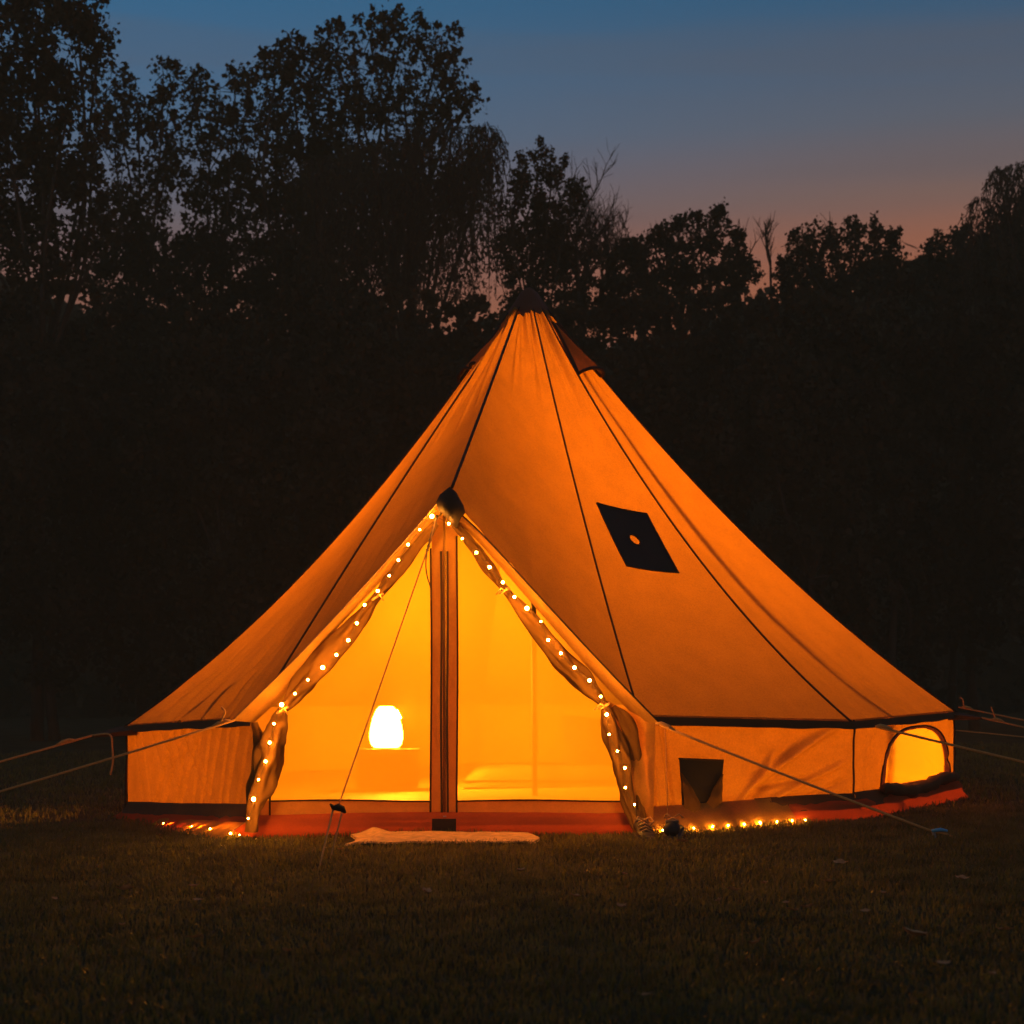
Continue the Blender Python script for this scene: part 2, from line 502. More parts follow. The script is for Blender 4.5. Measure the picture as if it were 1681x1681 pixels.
def wall_fn(k1, k2, amp, seed, slant):
    BL, BR, TR, TL = wall_pts(k1, k2)
    nrm = (BR - BL).cross(Vector((0, 0, 1))).normalized()
    mid = (BL + BR) / 2
    if nrm.dot(Vector((mid.x - .15, mid.y, 0))) < 0: nrm = -nrm
    w = (BR - BL).length
    def fn(u, v):
        p = BL.lerp(BR, u).lerp(TL.lerp(TR, u), v)
        env = min(1, u * 12) * min(1, (1 - u) * 12)
        s = u * w
        h = 0
        for sl, fr, am, ph in ((slant, 5.5, 1, 0), (slant * 1.5, 11, .45, 2.1), (-.55, 6.5, .35, 4.2)):
            q = mnoise.noise(Vector(((s + sl * v * .5) * fr + seed, v * .8 + ph, seed)))
            h += am * q
        hc = 0
        for (ua, va, ub, vb, wd, am) in WCREASE.get((k1, k2), ()):
            dx, dy = (ub - ua) * w, (vb - va) * .45
            px_, py_ = (u - ua) * w, (v - va) * .45
            q = (px_ * dx + py_ * dy) / (dx * dx + dy * dy)
            if -.2 < q < 1.2:
                dist = (px_ * dy - py_ * dx) / math.hypot(dx, dy)
                hc += (2.2 if k1 == 'A' else 2.1) * am * math.exp(-(dist / (wd * .9)) ** 2) * min(1, max(0, (q + .2) / .3)) * min(1, max(0, (1.2 - q) / .3))
        h *= amp * (.12 if k1 == 'A' else .5) * env * (.35 + .65 * math.sin(math.pi * min(1, v * .8 + .25)))
        h -= .02 * math.sin(math.pi * u) * (1 - v)
        h += hc * env
        return p + nrm * h
    return fn, nrm, w

def hole_panel(fn, outline, rings=9, nb=1):
    """panel with an opening: rings between the opening's outline and the unit square"""
    c = np.mean(outline, axis=0)
    angs = [math.atan2(p[1] - c[1], p[0] - c[0]) for p in outline]
    corner = [(-c[0], -c[1]), (1 - c[0], -c[1]), (1 - c[0], 1 - c[1]), (-c[0], 1 - c[1])]
    dense = sorted(set([round(a, 5) for a in angs] + [round(math.atan2(y, x), 5) for x, y in corner] + [round(a, 5) for a in np.linspace(-3.14, 3.14, 90)]))
    inner = []; outer = []
    ol = list(outline) + [outline[0]]
    for a in dense:
        dx, dy = math.cos(a), math.sin(a)
        best = None
        for p, q in zip(ol[:-1], ol[1:]):
            ex, ey = q[0] - p[0], q[1] - p[1]
            den = dx * ey - dy * ex
            if abs(den) < 1e-12: continue
            t = ((p[0] - c[0]) * ey - (p[1] - c[1]) * ex) / den
            s = ((p[0] - c[0]) * dy - (p[1] - c[1]) * dx) / den
            if t > 0 and -1e-6 <= s <= 1 + 1e-6 and (best is None or t > best): best = t
        inner.append((c[0] + dx * best, c[1] + dy * best))
        tt = min([((1 - c[0]) / dx) if dx > 1e-9 else 9e9, (-c[0] / dx) if dx < -1e-9 else 9e9,
                  ((1 - c[1]) / dy) if dy > 1e-9 else 9e9, (-c[1] / dy) if dy < -1e-9 else 9e9])
        outer.append((c[0] + dx * tt, c[1] + dy * tt))
    m = len(dense); v = []; f = []
    for r in range(rings + 1):
        w = r / rings
        for a, b in zip(inner, outer):
            v.append(fn(a[0] + (b[0] - a[0]) * w, a[1] + (b[1] - a[1]) * w))
    for r in range(rings):
        for i in range(m):
            j = (i + 1) % m
            f.append((r * m + i, r * m + j, (r + 1) * m + j, (r + 1) * m + i))
    return v, f, inner, c

def arch(u0, u1, v0, v1, n=22):
    """half-moon outline in panel coordinates"""
    um = (u0 + u1) / 2; hu = (u1 - u0) / 2
    pts = []
    for i in range(n + 1):
        an = math.pi * i / n
        pts.append((um + hu * math.copysign(abs(math.cos(an)) ** .75, math.cos(an)), v0 + (v1 - v0) * (math.sin(an)) ** .62))
    return pts

WIN = {('D', 'E'): (.30, .90, .10, .80), ('J', 'A'): (.36, .97, .02, .95), ('E', 'F'): (.3, .97, .02, .95)}
SL = {('A', 'B'): (.0225, 2, 1.3), ('C', 'D'): (.0225, 5, 1.5), ('D', 'E'): (.02, 9, 1.0)}
for i, k1 in enumerate(ORDER):
    k2 = ORDER[(i + 1) % 10]
    if (k1, k2) == ('B', 'C'): continue
    amp, seed, sl = SL.get((k1, k2), (.02, i * 2.2, .8))
    fn, nrm, w = wall_fn(k1, k2, amp, seed, sl)
    if (k1, k2) in WIN:
        ol = arch(*WIN[(k1, k2)])
        v, f, inner, c = hole_panel(fn, ol, 20)
        wp = obj('wall_panel', v, f, M['wall_canvas'], TENT)
        mv = [fn(a, b) + nrm * .004 * 0 for a, b in inner] + [fn(c[0], c[1])]
        m = len(inner)
        obj('window_mesh', mv, [(j, (j + 1) % m, m) for j in range(m)], M['film' if k1 == 'D' else 'open_mesh'], wp)
        def off(s, h): return [fn(c[0] + (a - c[0]) * (1 + s * .9), c[1] + (b_ - c[1]) * (1 + s)) + nrm * h for a, b_ in inner]
        o1, o2 = off(.0, .006), off(.16, .009)
        obj('window_border', o1 + o2, [(j, (j + 1) % m, m + (j + 1) % m, m + j) for j in range(m)], M['band'], wp)
        b = MB(); b.tube(off(.17, .011) + [off(.17, .011)[0]], .0055, 6); b.build('window_piping', M['piping'], wp)
        if (k1, k2) == ('D', 'E'):     # rolled storm flap lying along the sill
            b = MB()
            us = np.linspace(WIN[(k1, k2)][0] - .1, WIN[(k1, k2)][1] + .06, 22)
            b.tube([fn(float(u), .05 + .05 * math.sin(u * 9)) + nrm * (.05 + .01 * math.sin(u * 31)) for u in us], [.02 + .022 * math.sin(math.pi * q / 21) ** .5 + .006 * math.sin(q * 1.9) for q in range(22)], 9)
            b.build('rolled_window_flap', M['hem'], wp)
    else:
        v, f = grid(fn, 190 if amp > .022 else 24, 44 if amp > .022 else 10)
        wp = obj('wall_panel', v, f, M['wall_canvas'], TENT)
    # dark seam where this panel meets the next
    if k2 not in 'B':
        b = MB()
        BL, BR, TR, TL = wall_pts(k1, k2)
        b.tube([BR.lerp(TR, q) + nrm * (.006 + .006 * mnoise.noise(Vector((q * 5, i, 0)))) + Vector((.008 * mnoise.noise(Vector((q * 4, 3, i))), 0, 0)) for q in np.linspace(-.1, 1, 14)], .006, 6)
        b.build('wall_seam', M['piping'], TENT)

# eave skirts and guy tabs
def poly_band(k1, k2, z_of, off_of, nu, rows):
    pass
OUT = {}
for k in ORDER:
    o = Vector((WALL[k][0] - .15, WALL[k][1], 0)); o.normalize(); OUT[k] = o
for i, k1 in enumerate(ORDER):
    k2 = ORDER[(i + 1) % 10]
    if (k1, k2) == ('B', 'C'): continue
    def sk(u, w, k1=k1, k2=k2, i=i):
        p = EAVE[k1].lerp(EAVE[k2], u); o = OUT[k1].lerp(OUT[k2], u)
        wv = .010 * mnoise.noise(Vector((u * 5, i, 1)))
        return p + o * (.012 + .012 * w + .014 * w * mnoise.noise(Vector((u * 6, i, 7)))) + Vector((0, 0, .006 - (.043 + 1.6 * wv) * w))
    v, f = grid(sk, 40, 4)
    obj('eave_skirt', v, f, M['hem'], TENT)

def tab(base, tip, wid):
    d = (tip - base); sd = Vector((-d.y, d.x, 0)).normalized() * wid
    v = [base + sd, base - sd, base - sd * .9 + Vector((0, 0, -.045)), base + sd * .9 + Vector((0, 0, -.045)), tip + sd * .12, tip - sd * .12, tip - sd * .1 + Vector((0, 0, -.012)), tip + sd * .1 + Vector((0, 0, -.012))]
    obj('guy_tab', v, [(0, 1, 5, 4), (3, 7, 6, 2), (0, 4, 7, 3), (1, 2, 6, 5), (4, 5, 6, 7)], M['hem'], TENT, smooth=False)
TIP_A = V(152, 1207, 10.7); tab(EAVE['A'] + Vector((.05, 0, .0)), TIP_A, .14)
TIP_E = V(1612, 1178, 11.2); tab(EAVE['E'] + Vector((-.04, 0, .0)), TIP_E, .12)

# mud flap (dark hem) and groundsheet tub round the foot of the walls
def outline_pt(i, u):
    k1, k2 = ORDER[i], ORDER[(i + 1) % 10]
    a = Vector((*WALL[k1], 0)); b_ = Vector((*WALL[k2], 0))
    return a.lerp(b_, u), OUT[k1].lerp(OUT[k2], u).normalized()
def band(name, rows, m, sides, nu, seed, u0=0.0, u1=1.0):
    """rows: list of (outward offset, height, wobble)"""
    v = []; f = []; pts = []
    for i in sides:
        for q in range(nu):
            pts.append((i, u0 + (u1 - u0) * q / nu))
    closed = len(sides) == 10
    if not closed: pts.append((sides[-1], u1))
    m_ = len(rows)
    for (i, u) in pts:
        p, o = outline_pt(i, u)
        for r, (of, z, wb) in enumerate(rows):
            nz = mnoise.noise(Vector((p.x * 3.1, p.y * 3.1, seed + r * .35)))
            nz2 = mnoise.noise(Vector((p.x * 7.3, p.y * 7.3, seed + 5 + r * .3)))
            of_ = of(i, u) if callable(of) else of
            nz3 = mnoise.noise(Vector((p.x * 17, p.y * 17, seed + 9 + r * .2)))
            q = p + o * (of_ + wb * (nz + .5 * nz2 + .45 * nz3))
            q.z = gz(p.x, p.y) + z + .4 * wb * nz2 + zadj(ORDER[i], ORDER[(i + 1) % 10], u) * min(1, max(0, z) / .10)
            v.append(q)
    npt = len(pts)
    for a in range(npt if closed else npt - 1):
        b_ = (a + 1) % npt
        for r in range(m_ - 1):
            f.append((a * m_ + r, b_ * m_ + r, b_ * m_ + r + 1, a * m_ + r + 1))
    return obj(name, v, f, m, TENT)
def foot(i, u):
    return (.045 if i == 2 and u < .6 else .09) + (.10 * math.sin(math.pi * min(1, u * 1.1)) if i == 0 else 0)
band('groundsheet_tub', [(.0, .115, .0), (lambda i, u: .004 if i == 2 and u < .66 else .03, .11, .008), (lambda i, u: .012 if i == 2 and u < .66 else .055, .085, .012), (lambda i, u: foot(i, u) * .72, .045, .025), (lambda i, u: foot(i, u), .012, .012), (lambda i, u: foot(i, u) - .02, -.02, 0)], M['pvc'], list(range(10)), 30, 2.0)
band('mud_flap', [(.006, .175, .004), (.022, .14, .012), (.038, .10, .016), (.052, .072, .016)], M['hem'], [9, 0], 30, 4.0)
band('mud_flap', [(.006, .15, .004), (.022, .12, .012), (.038, .09, .014), (.052, .07, .016)], M['hem'], [3, 4, 5, 6, 7, 8], 30, 6.0)
band('mud_flap', [(.004, .145, .004), (.022, .12, .012), (.038, .09, .014), (.055, .065, .016)], M['hem'], [2], 40, 6.0, .52, 1.0)
# beside the door the skirt is pale canvas pulled out onto the grass
band('pulled_skirt', [(.006, .14, .004), (.03, .115, .018), (.06, .085, .020), (.10, .045, .02), (.125, .0, .012)], M['hood'], [2], 110, 9.0, 0.0, .66)
band('pulled_skirt', [(.045, .085, .004), (lambda i, u: .06 + .06 * u, .065, .018), (lambda i, u: .06 + .14 * u, .04, .022), (lambda i, u: .05 + .22 * u, .006, .012)], M['hood'], [0], 110, 12.0, .35, 1.0)

# floor of the tent
fl = [Vector((*WALL[k], gz(*WALL[k]) + .022)) for k in ORDER]
cz = Vector((.15, 0, .022))
obj('floor_sheet', fl + [cz], [(i, (i + 1) % 10, 10) for i in range(10)], M['floor'], TENT, smooth=False)

# ---- door: insect mesh halves, centre zips, sill
def DD(px): return 9.40 + (px - 420) / 625 * -.12
def DP(px, py, dd=0.0): return V(px, py, DD(px) + dd)
def door_poly(name, pts, m, dd=0.0, parent=None, sub=1):
    return obj(name, [DP(x, y, dd) for x, y in pts], [tuple(range(len(pts)))], m, parent or TENT, smooth=False)
def quad_strip(lo, hi, nu, nv, dd, amp=.0, seed=0):
    def fn(u, v):
        x = (lo[0][0] + (lo[1][0] - lo[0][0]) * u) * (1 - v) + (hi[0][0] + (hi[1][0] - hi[0][0]) * u) * v
        y = (lo[0][1] + (lo[1][1] - lo[0][1]) * u) * (1 - v) + (hi[0][1] + (hi[1][1] - hi[0][1]) * u) * v
        return DP(x, y, dd - amp * mnoise.noise(Vector((x * .03, y * .018, seed))) - amp * .5 * mnoise.noise(Vector((x * .09, y * .03, seed + 4))))
    return grid(fn, nu, nv)
EDGE_L = [(850, 708), (985, 606), (1165, 458), (1225, 440), (1316, 426)]
EDGE_R = [(850, 752), (985, 848), (1158, 1002), (1225, 1022), (1316, 1044)]
for edge, xc in ((EDGE_L, 708), (EDGE_R, 750)):
    def mp(u, v, edge=edge, xc=xc):
        y = 1316 + (852 - 1316) * v
        xe = float(np.interp(y, [e[0] for e in edge], [e[1] for e in edge]))
        x = xe + (xc - xe) * u if xe < xc else xc + (xe - xc) * u
        return DP(x, y, .014 - .014 * mnoise.noise(Vector((x * .012, y * .009, xc))))
    v, f = grid(mp, 18, 24)
    obj('mesh_panel', v, f, M['mesh'], TENT)
for (x0, x1) in ((708, 727.5), (731.5, 750.5)):
    v, f = quad_strip(((x0, 1340), (x1, 1340)), ((x0 + 1, 850), (x1 + 1, 846)), 4, 30, 0, .006, x0)
    obj('door_band', v, f, M['band'], TENT)
for x, r, y0 in ((707.5, .0058, 900), (750.5, .0058, 880)):
    b = MB(); b.tube([DP(x + .8 * math.sin(y * .013), y, -.006) for y in np.linspace(y0, 1340, 30)], r, 6)
    b.build('door_piping', M['piping'], TENT)
for x, r in ((724.5, .0065), (734.5, .0065)):
    b = MB(); b.tube([DP(x + .6 * math.sin(y * .02), y, -.008) for y in np.linspace(905, 1345, 30)], r, 6)
    b.build('door_zip', M['zip'], TENT)
b = MB(); b.tube([DP(729.5, y, .004) for y in np.linspace(846, 1345, 6)], .008, 6); b.build('zip_cover', M['band'], TENT)
for (x0, x1) in ((424, 708), (750, 1046)):
    v, f = quad_strip(((x0, 1341), (x1, 1341)), ((x0, 1314), (x1, 1314)), 24, 3, -.002, .008, x0)
    sill = obj('door_sill_band', v, f, M['band'], TENT)
    b = MB(); b.tube([DP(x, 1314.5 + 1.2 * math.sin(x * .02), -.008) for x in np.linspace(x0 + (20 if x0 < 500 else 0), x1 - (20 if x0 > 500 else 0), 24)], .0048, 6); b.build('sill_piping', M['piping'], sill)
b = MB()
b.tube([DP(x, 1343 + 1.5 * math.sin(x * .015), -.012) for x in np.linspace(424, 1046, 40)], .010, 6)
b.build('door_hem', M['hem'], TENT)
b = MB()
b.tube([DP(x, 1350 + 1.5 * math.sin(x * .011 + 1), -.020) for x in np.linspace(424, 1046, 40)], .011, 6)
b.build('door_hem', M['hem'], TENT)
b = MB(); b.box(DP(729, 1357, -.105), .122, .02, .08)
b.build('sill_patch', M['cap'], TENT, smooth=False)
b = MB(); b.box(DP(730, 1344, -.035), .016, .012, .03); b.build('zip_pull', M['metal'], TENT, smooth=False)
# side edges of the insect door
for x0, y0, x1, y1 in ((443, 1315, 446, 1225), (1026, 1315, 1022, 1225)):
    b = MB(); b.tube([DP(x0, 1341, -.006), DP(x0, y0, -.006), DP(x1, y1, -.006)], .0055, 6); b.build('door_piping', M['piping'], TENT)

# hood strips: hem of the roof that frames the A-shaped doorway
def hood(outer, inner, name='hood_strip'):
    n = 30
    a = catmull(outer, n); c = catmull(inner, n)
    def smp(P, u):
        k = u * (len(P) - 1); i = min(int(k), len(P) - 2); return P[i] + (P[i + 1] - P[i]) * (k - i)
    def fn(u, w):
        p = smp(a, w) * (1 - u) + smp(c, w) * u
        q = V(*p)
        q.y -= .018 * math.sin(math.pi * u) * (1 + .6 * mnoise.noise(Vector((w * 7, 0, outer[0][0]))))
        return q
    v, f = grid(fn, 6, 70)
    return obj(name, v, f, M['hood'], TENT)
hood([(727, 818, 9.2), (639, 920, 9.2), (520, 1047, 9.17), (460, 1108, 9.15), (383, 1183, 9.14)],
     [(722, 846, 9.24), (650, 928, 9.25), (530, 1058, 9.28), (474, 1132, 9.3), (418, 1186, 9.35)])
hood([(752, 838, 9.2), (800, 888, 9.2), (900, 997, 9.16), (1000, 1104, 9.12), (1084, 1190, 9.08)],
     [(740, 848, 9.24), (788, 893, 9.25), (884, 1003, 9.26), (982, 1114, 9.26), (1046, 1180, 9.3)])
for pts in ([(724, 820, 9.17), (636, 920, 9.18), (518, 1047, 9.15), (458, 1108, 9.13), (381, 1183, 9.12)], [(750, 838, 9.18), (801, 887, 9.18), (901, 996, 9.14), (1001, 1103, 9.1), (1085, 1189, 9.06)]):
    b = MB(); b.tube([V(*p) for p in catmull(pts, 12)], .005, 6); b.build('hood_edge', M['piping'] if pts[0][0] > 740 else M['double'], TENT)

# leather cap on the doorway peak
cap_px = [(738, 799), (749, 808), (761, 830), (764, 842), (757, 850), (749, 868), (738, 858), (726, 843), (719, 838), (716, 824), (722, 812)]
cv = [V(x, y, 9.13) for x, y in cap_px] + [V(738, 834, 9.06)] + [V(x, y, 9.24) for x, y in cap_px]
n = len(cap_px)
obj('peak_cap', cv, [(i, (i + 1) % n, n) for i in range(n)] + [(i, n + 1 + i, n + 1 + (i + 1) % n, (i + 1) % n) for i in range(n)], M['cap'], TENT)

# rolled-back canvas door flaps, gathered by ties
def bundle(path, lobes, seed, name='door_flap', flat=.8, m='flap'):
    C = catmull(path, 14)      # px, py, depth, radius px
    v = []; f = []; n = 56
    for i, (x, y, d, r) in enumerate(C):
        c = V(x, y, d); R = .86 * r * d / F
        j = min(i + 1, len(C) - 1); k = max(i - 1, 0)
        t = (V(*C[j][:3]) - V(*C[k][:3])).normalized()
        a = t.cross(Vector((0, 1, 0))).normalized(); bb = Vector((0, 1, 0))
        s = i / 14
        for q in range(n):
            an = 2 * math.pi * q / n
            rr = R * (1 + .30 * math.sin(lobes * an + 1.9 * s + seed) * (.55 + .45 * math.sin(s * 2.3 + seed)) + .10 * math.sin((lobes + 2) * an - 1.6 * s + seed * 2) * math.sin(s * 1.3) + .26 * mnoise.noise(Vector((an * 1.5, s * 2, seed))))
            v.append(c + a * (rr * math.cos(an)) + bb * (rr * flat * math.sin(an)))
    for i in range(len(C) - 1):
        for q in range(n):
            q2 = (q + 1) % n
            f.append((i * n + q, i * n + q2, (i + 1) * n + q2, (i + 1) * n + q))
    return obj(name, v, f, M[m], TENT)
def tie(px, py, d, r, parent, tail):
    b = MB(); c = V(px, py, d)
    pts = [c + Vector((r * math.cos(a) * .9, -abs(r) * .9 * math.sin(a), r * .5 * math.cos(a))) for a in np.linspace(0, 2 * math.pi, 14)]
    b.tube(pts, .006, 5)
    b.tube([c + Vector((0, -r, 0)), c + Vector((tail * .4, -r - .01, .012)), c + Vector((tail, -r, -.02))], .004, 5)
    b.build('tie', M['rope'], parent)
LP1 = [(715, 858, 9.24, 7), (690, 888, 9.24, 10), (655, 935, 9.24, 13), (618, 980, 9.22, 8), (583, 1024, 9.24, 16), (530, 1085, 9.25, 22), (492, 1130, 9.24, 18), (464, 1164, 9.22, 8)]
LP2 = [(464, 1164, 9.22, 8), (454, 1195, 9.22, 19), (444, 1235, 9.22, 25), (432, 1285, 9.24, 21), (418, 1325, 9.24, 14), (413, 1366, 9.18, 12)]
RP1 = [(744, 858, 9.22, 6), (770, 888, 9.22, 9), (800, 928, 9.22, 11), (829, 970, 9.2, 6), (866, 1012, 9.2, 14), (918, 1076, 9.2, 18), (962, 1124, 9.18, 17), (993, 1157, 9.15, 7)]
RP2 = [(993, 1157, 9.15, 7), (1002, 1195, 9.15, 15), (1016, 1245, 9.16, 17), (1028, 1295, 9.18, 14), (1036, 1330, 9.18, 11), (1050, 1364, 9.1, 12)]
f1 = bundle(LP1, 3, .3); tie(620, 980, 9.2, .03, f1, .03); tie(464, 1166, 9.18, .03, f1, .03)
bundle(LP2, 3, 1.9)
f2 = bundle(RP1, 3, 2.2); tie(828, 970, 9.17, .025, f2, -.04); tie(992, 1159, 9.12, .028, f2, -.05)
bundle(RP2, 3, 4.0)
# slack canvas between flap and wall
bundle([(418, 1186, 9.3, 6), (424, 1215, 9.3, 10), (422, 1260, 9.32, 11), (412, 1300, 9.33, 9), (414, 1340, 9.3, 7)], 3, 5.1, 'slack_fold', .6)
bundle([(1006, 1160, 9.2, 5), (1030, 1190, 9.2, 14), (1042, 1235, 9.22, 12), (1046, 1290, 9.24, 9), (1054, 1345, 9.2, 8)], 3, 6.6, 'slack_fold', .6)
v, f = quad_strip(((1036, 1348), (1072, 1352)), ((996, 1150), (1076, 1188)), 10, 16, -.06, .045, 3.3)
obj('slack_fold', v, f, M['hood'], TENT)

# pocket panel sewn beside the door on the right, low vent, stove patch
fnCD, nCD, wCD = wall_fn('C', 'D', .03, 5, 1.5)
def wall_uv(px, py):
    """panel coordinates of a photo pixel on the wall right of the door"""
    best = min(((u, v) for u in np.linspace(0, 1, 81) for v in np.linspace(0, 1, 41)), key=lambda q: (lambda p: (840.5 + p.x / (p.y + D0) * F - px) ** 2 + (1107 - (p.z - HC) / (p.y + D0) * F - py) ** 2)(fnCD(*q)))
    return best
def wl(px, py, h):
    u, v = wall_uv(px, py); return fnCD(u, v) + nCD * h
b = MB()
b.tube([wl(1052, 1257, .01), wl(1068, 1258, .01), wl(1069, 1300, .01), wl(1070, 1338, .01)], .004, 5)
b.build('pocket_seam', M['piping'], TENT)
V4 = [(1112, 1247), (1184, 1248), (1182, 1326), (1116, 1328)]
uv = [wall_uv(*p) for p in V4]
def vfn(h):
    def fn(u, v):
        a = (uv[3][0] * (1 - u) + uv[2][0] * u, uv[3][1] * (1 - u) + uv[2][1] * u)
        c = (uv[0][0] * (1 - u) + uv[1][0] * u, uv[0][1] * (1 - u) + uv[1][1] * u)
        return fnCD(a[0] * (1 - v) + c[0] * v, a[1] * (1 - v) + c[1] * v) + nCD * h
    return fn
v, f = grid(vfn(.016), 10, 10)
vt = obj('wall_vent', v, f, M['rubber'], TENT)
# its two storm flaps hang open and leave a dark V
def tri_flap(side):
    def fn(u, w):
        # w 0 bottom .. 1 top; u 0 outer edge .. 1 inner edge
        top = .78
        y = w * top
        inner = .47 - .45 * w ** 1.3
        x = .04 * (1 - w) + u * inner
        if side > 0: x = 1 - x * .94
        h = .026 + .03 * math.sin(math.pi * u) * (1 - w) + .008 * mnoise.noise(Vector((u * 3, w * 4, side)))
        return vfn(h)(x, y - .06)
    return grid(fn, 8, 12)
for s in (-1, 1):
    v, f = tri_flap(s); obj('vent_flap', v, f, M['flap'], vt)
b = MB(); b.tube([vfn(.014)(u, 1.0) for u in np.linspace(0, 1, 8)], .005, 5); b.build('vent_piping', M['piping'], vt)

# stove patch with round flue hole, on the roof panel C-D
fr = roof_fn('C', 'D', .035, .022, .022, RING.index('C') * 3.7)
def roof_uv(px, py):
    best = None
    for u in np.linspace(0, 1, 61):
        for t in np.linspace(.3, .85, 111):
            p = fr(float(u), float(t)); x = 840.5 + p.x / (p.y + D0) * F; y = 1107 - (p.z - HC) / (p.y + D0) * F
            e = (x - px) ** 2 + (y - py) ** 2
            if best is None or e < best[0]: best = (e, float(u), float(t))
    return best[1:]
cq = [roof_uv(*p) for p in ((978, 827), (1062, 844), (1114, 943), (1027, 931))]
hc = roof_uv(1042, 888)
def patch_uv(a, b_):
    u = (cq[0][0] * (1 - a) + cq[1][0] * a) * (1 - b_) + (cq[3][0] * (1 - a) + cq[2][0] * a) * b_
    t = (cq[0][1] * (1 - a) + cq[1][1] * a) * (1 - b_) + (cq[3][1] * (1 - a) + cq[2][1] * a) * b_
    p = fr(u, t)
    e = fr(u + .01, t) - p; g = fr(u, t + .01) - p
    n = e.cross(g).normalized()
    if n.z < 0: n = -n
    return p + n * .006
circ = [(.46 + .10 * math.cos(a), .50 + .085 * math.sin(a)) for a in np.linspace(-math.pi, math.pi, 28, endpoint=False)]
v, f, inner, c = hole_panel(lambda a, b_: patch_uv(a, b_), circ, 6)
sp = obj('stove_patch', v, f, M['rubber'], TENT)
b = MB(); b.tube([patch_uv(*q) for q in inner] + [patch_uv(*inner[0])], .006, 5); b.build('flue_rim', M['rubber'], sp)
b = MB(); b.tube([patch_uv(*q) for q in [(0, 0), (.25, 0), (.5, 0), (.75, 0), (1, 0), (1, .25), (1, .5), (1, .75), (1, 1), (.75, 1), (.5, 1), (.25, 1), (0, 1), (0, .75), (0, .5), (0, .25), (0, 0)]], .005, 6)
b.build('patch_hem', M['cap'], sp)

# centre pole and door poles
b = MB(); b.tube([Vector((.152, 0, .02)), Vector((.14, 0, 1.6)), AX + Vector((0, 0, -.02))], .019, 10)
b.build('centre_pole', M['wood'], TENT)
b = MB(); b.tube([DP(428, 1340, .04), DP(446, 1200, .04), DP(468, 1160, .04), DP(728, 838, .04), DP(992, 1160, .04), DP(1012, 1200, .04), DP(1038, 1340, .04)], .010, 8)
b.build('door_pole', M['metal'], TENT)

# ------------------------------------------------------------------ inside the tent
LD = 12.75
lp = V(634, 1229, LD)
table_z = lp.z
tl = thing('side_table', (lp.x, lp.y, .022), 'low folding side table with crossed legs under the lit lamp', 'table')
b = MB(); b.box((lp.x + .01, lp.y + .02, table_z - .012), .44, .22, .022); b.build('tabletop', M['wood'], tl, smooth=False)
x0, x1, zt, zb = lp.x - .19, lp.x + .21, table_z - .025, .024
for yy in (lp.y - .08, lp.y + .12):
    for xa, xb in ((x0, (x0 + x1) / 2), ((x0 + x1) / 2, x1)):
        for za, zc in ((zt, zb), (zb, zt)):
            b = MB(); b.tube([(xa, yy, za), (xb, yy, zc)], .008, 6); b.build('cross_brace', M['wood'], tl)
    for xx in (x0, x1):
        b = MB(); b.tube([(xx, yy, zt), (xx, yy, zb)], .010, 6); b.build('leg', M['wood'], tl)
    b = MB(); b.tube([(x0, yy, zb + .012), (x1, yy, zb + .012)], .008, 6); b.build('stretcher', M['wood'], tl)
b = MB(); b.box((lp.x + .01, lp.y + .02, (zt + zb) / 2), .36, .14, (zt - zb) - .03); b.build('storage_box', solid('crate', (.26, .12, .035), .8), tl, smooth=False)
la = thing('table_lamp', (lp.x, lp.y, table_z), 'glowing white egg-shaped lamp standing on the low table', 'lamp')
s = LD / F
prof = [(20 * s, 0), (25 * s, 5 * s), (27.3 * s, 13 * s), (27.5 * s, 24 * s), (25.5 * s, 36 * s), (22.5 * s, 48 * s), (18.5 * s, 58 * s), (15.5 * s, 63 * s), (11.5 * s, 67.5 * s)]
b = MB(); b.lathe(prof, (lp.x, lp.y, table_z + .008), 28); b.build('lamp_shade', M['lamp'], la)
bc = Vector((lp.x + 21.5 * s, lp.y, table_z + 57 * s)); bn = Vector((.88, .04, .48)).normalized()   # added disc on the shade's right shoulder, stands in for an unseen higher light
b = MB(); b.tube([bc - bn * .012, bc], .030, 16); b.build('roof_fill_disc', glow('roof fill glow', (1, .30, .012), LAMP * 106), la)
b = MB(); b.lathe([(.07, 0), (.07, .008)], (lp.x, lp.y, table_z), 20); b.build('lamp_base', M['wood'], la)
# bed
bx0, bx1, by0, by1 = -.35, 1.75, .75, 1.75
bd = thing('mattress_bed', ((bx0 + bx1) / 2, (by0 + by1) / 2, .022), 'low floor bed with pale bedding behind the tent pole', 'bed')
def bed_fn(u, v):
    x = bx0 + (bx1 - bx0) * u; y = by0 + (by1 - by0) * v
    e = min(1, min(u, 1 - u) * 14) ** .5 * min(1, min(v, 1 - v) * 9) ** .5
    return Vector((x, y, .03 + (.115 + .02 * mnoise.noise(Vector((x * 4, y * 4, 0))) + .008 * mnoise.noise(Vector((x * 11, y * 11, 2)))) * e))
v, f = grid(bed_fn, 40, 22); obj('duvet', v, f, M['linen'], bd)
b = MB(); b.box(((bx0 + bx1) / 2, (by0 + by1) / 2, .05), bx1 - bx0 - .04, by1 - by0 - .04, .055); b.build('mattress', M['linen'], bd, smooth=False)
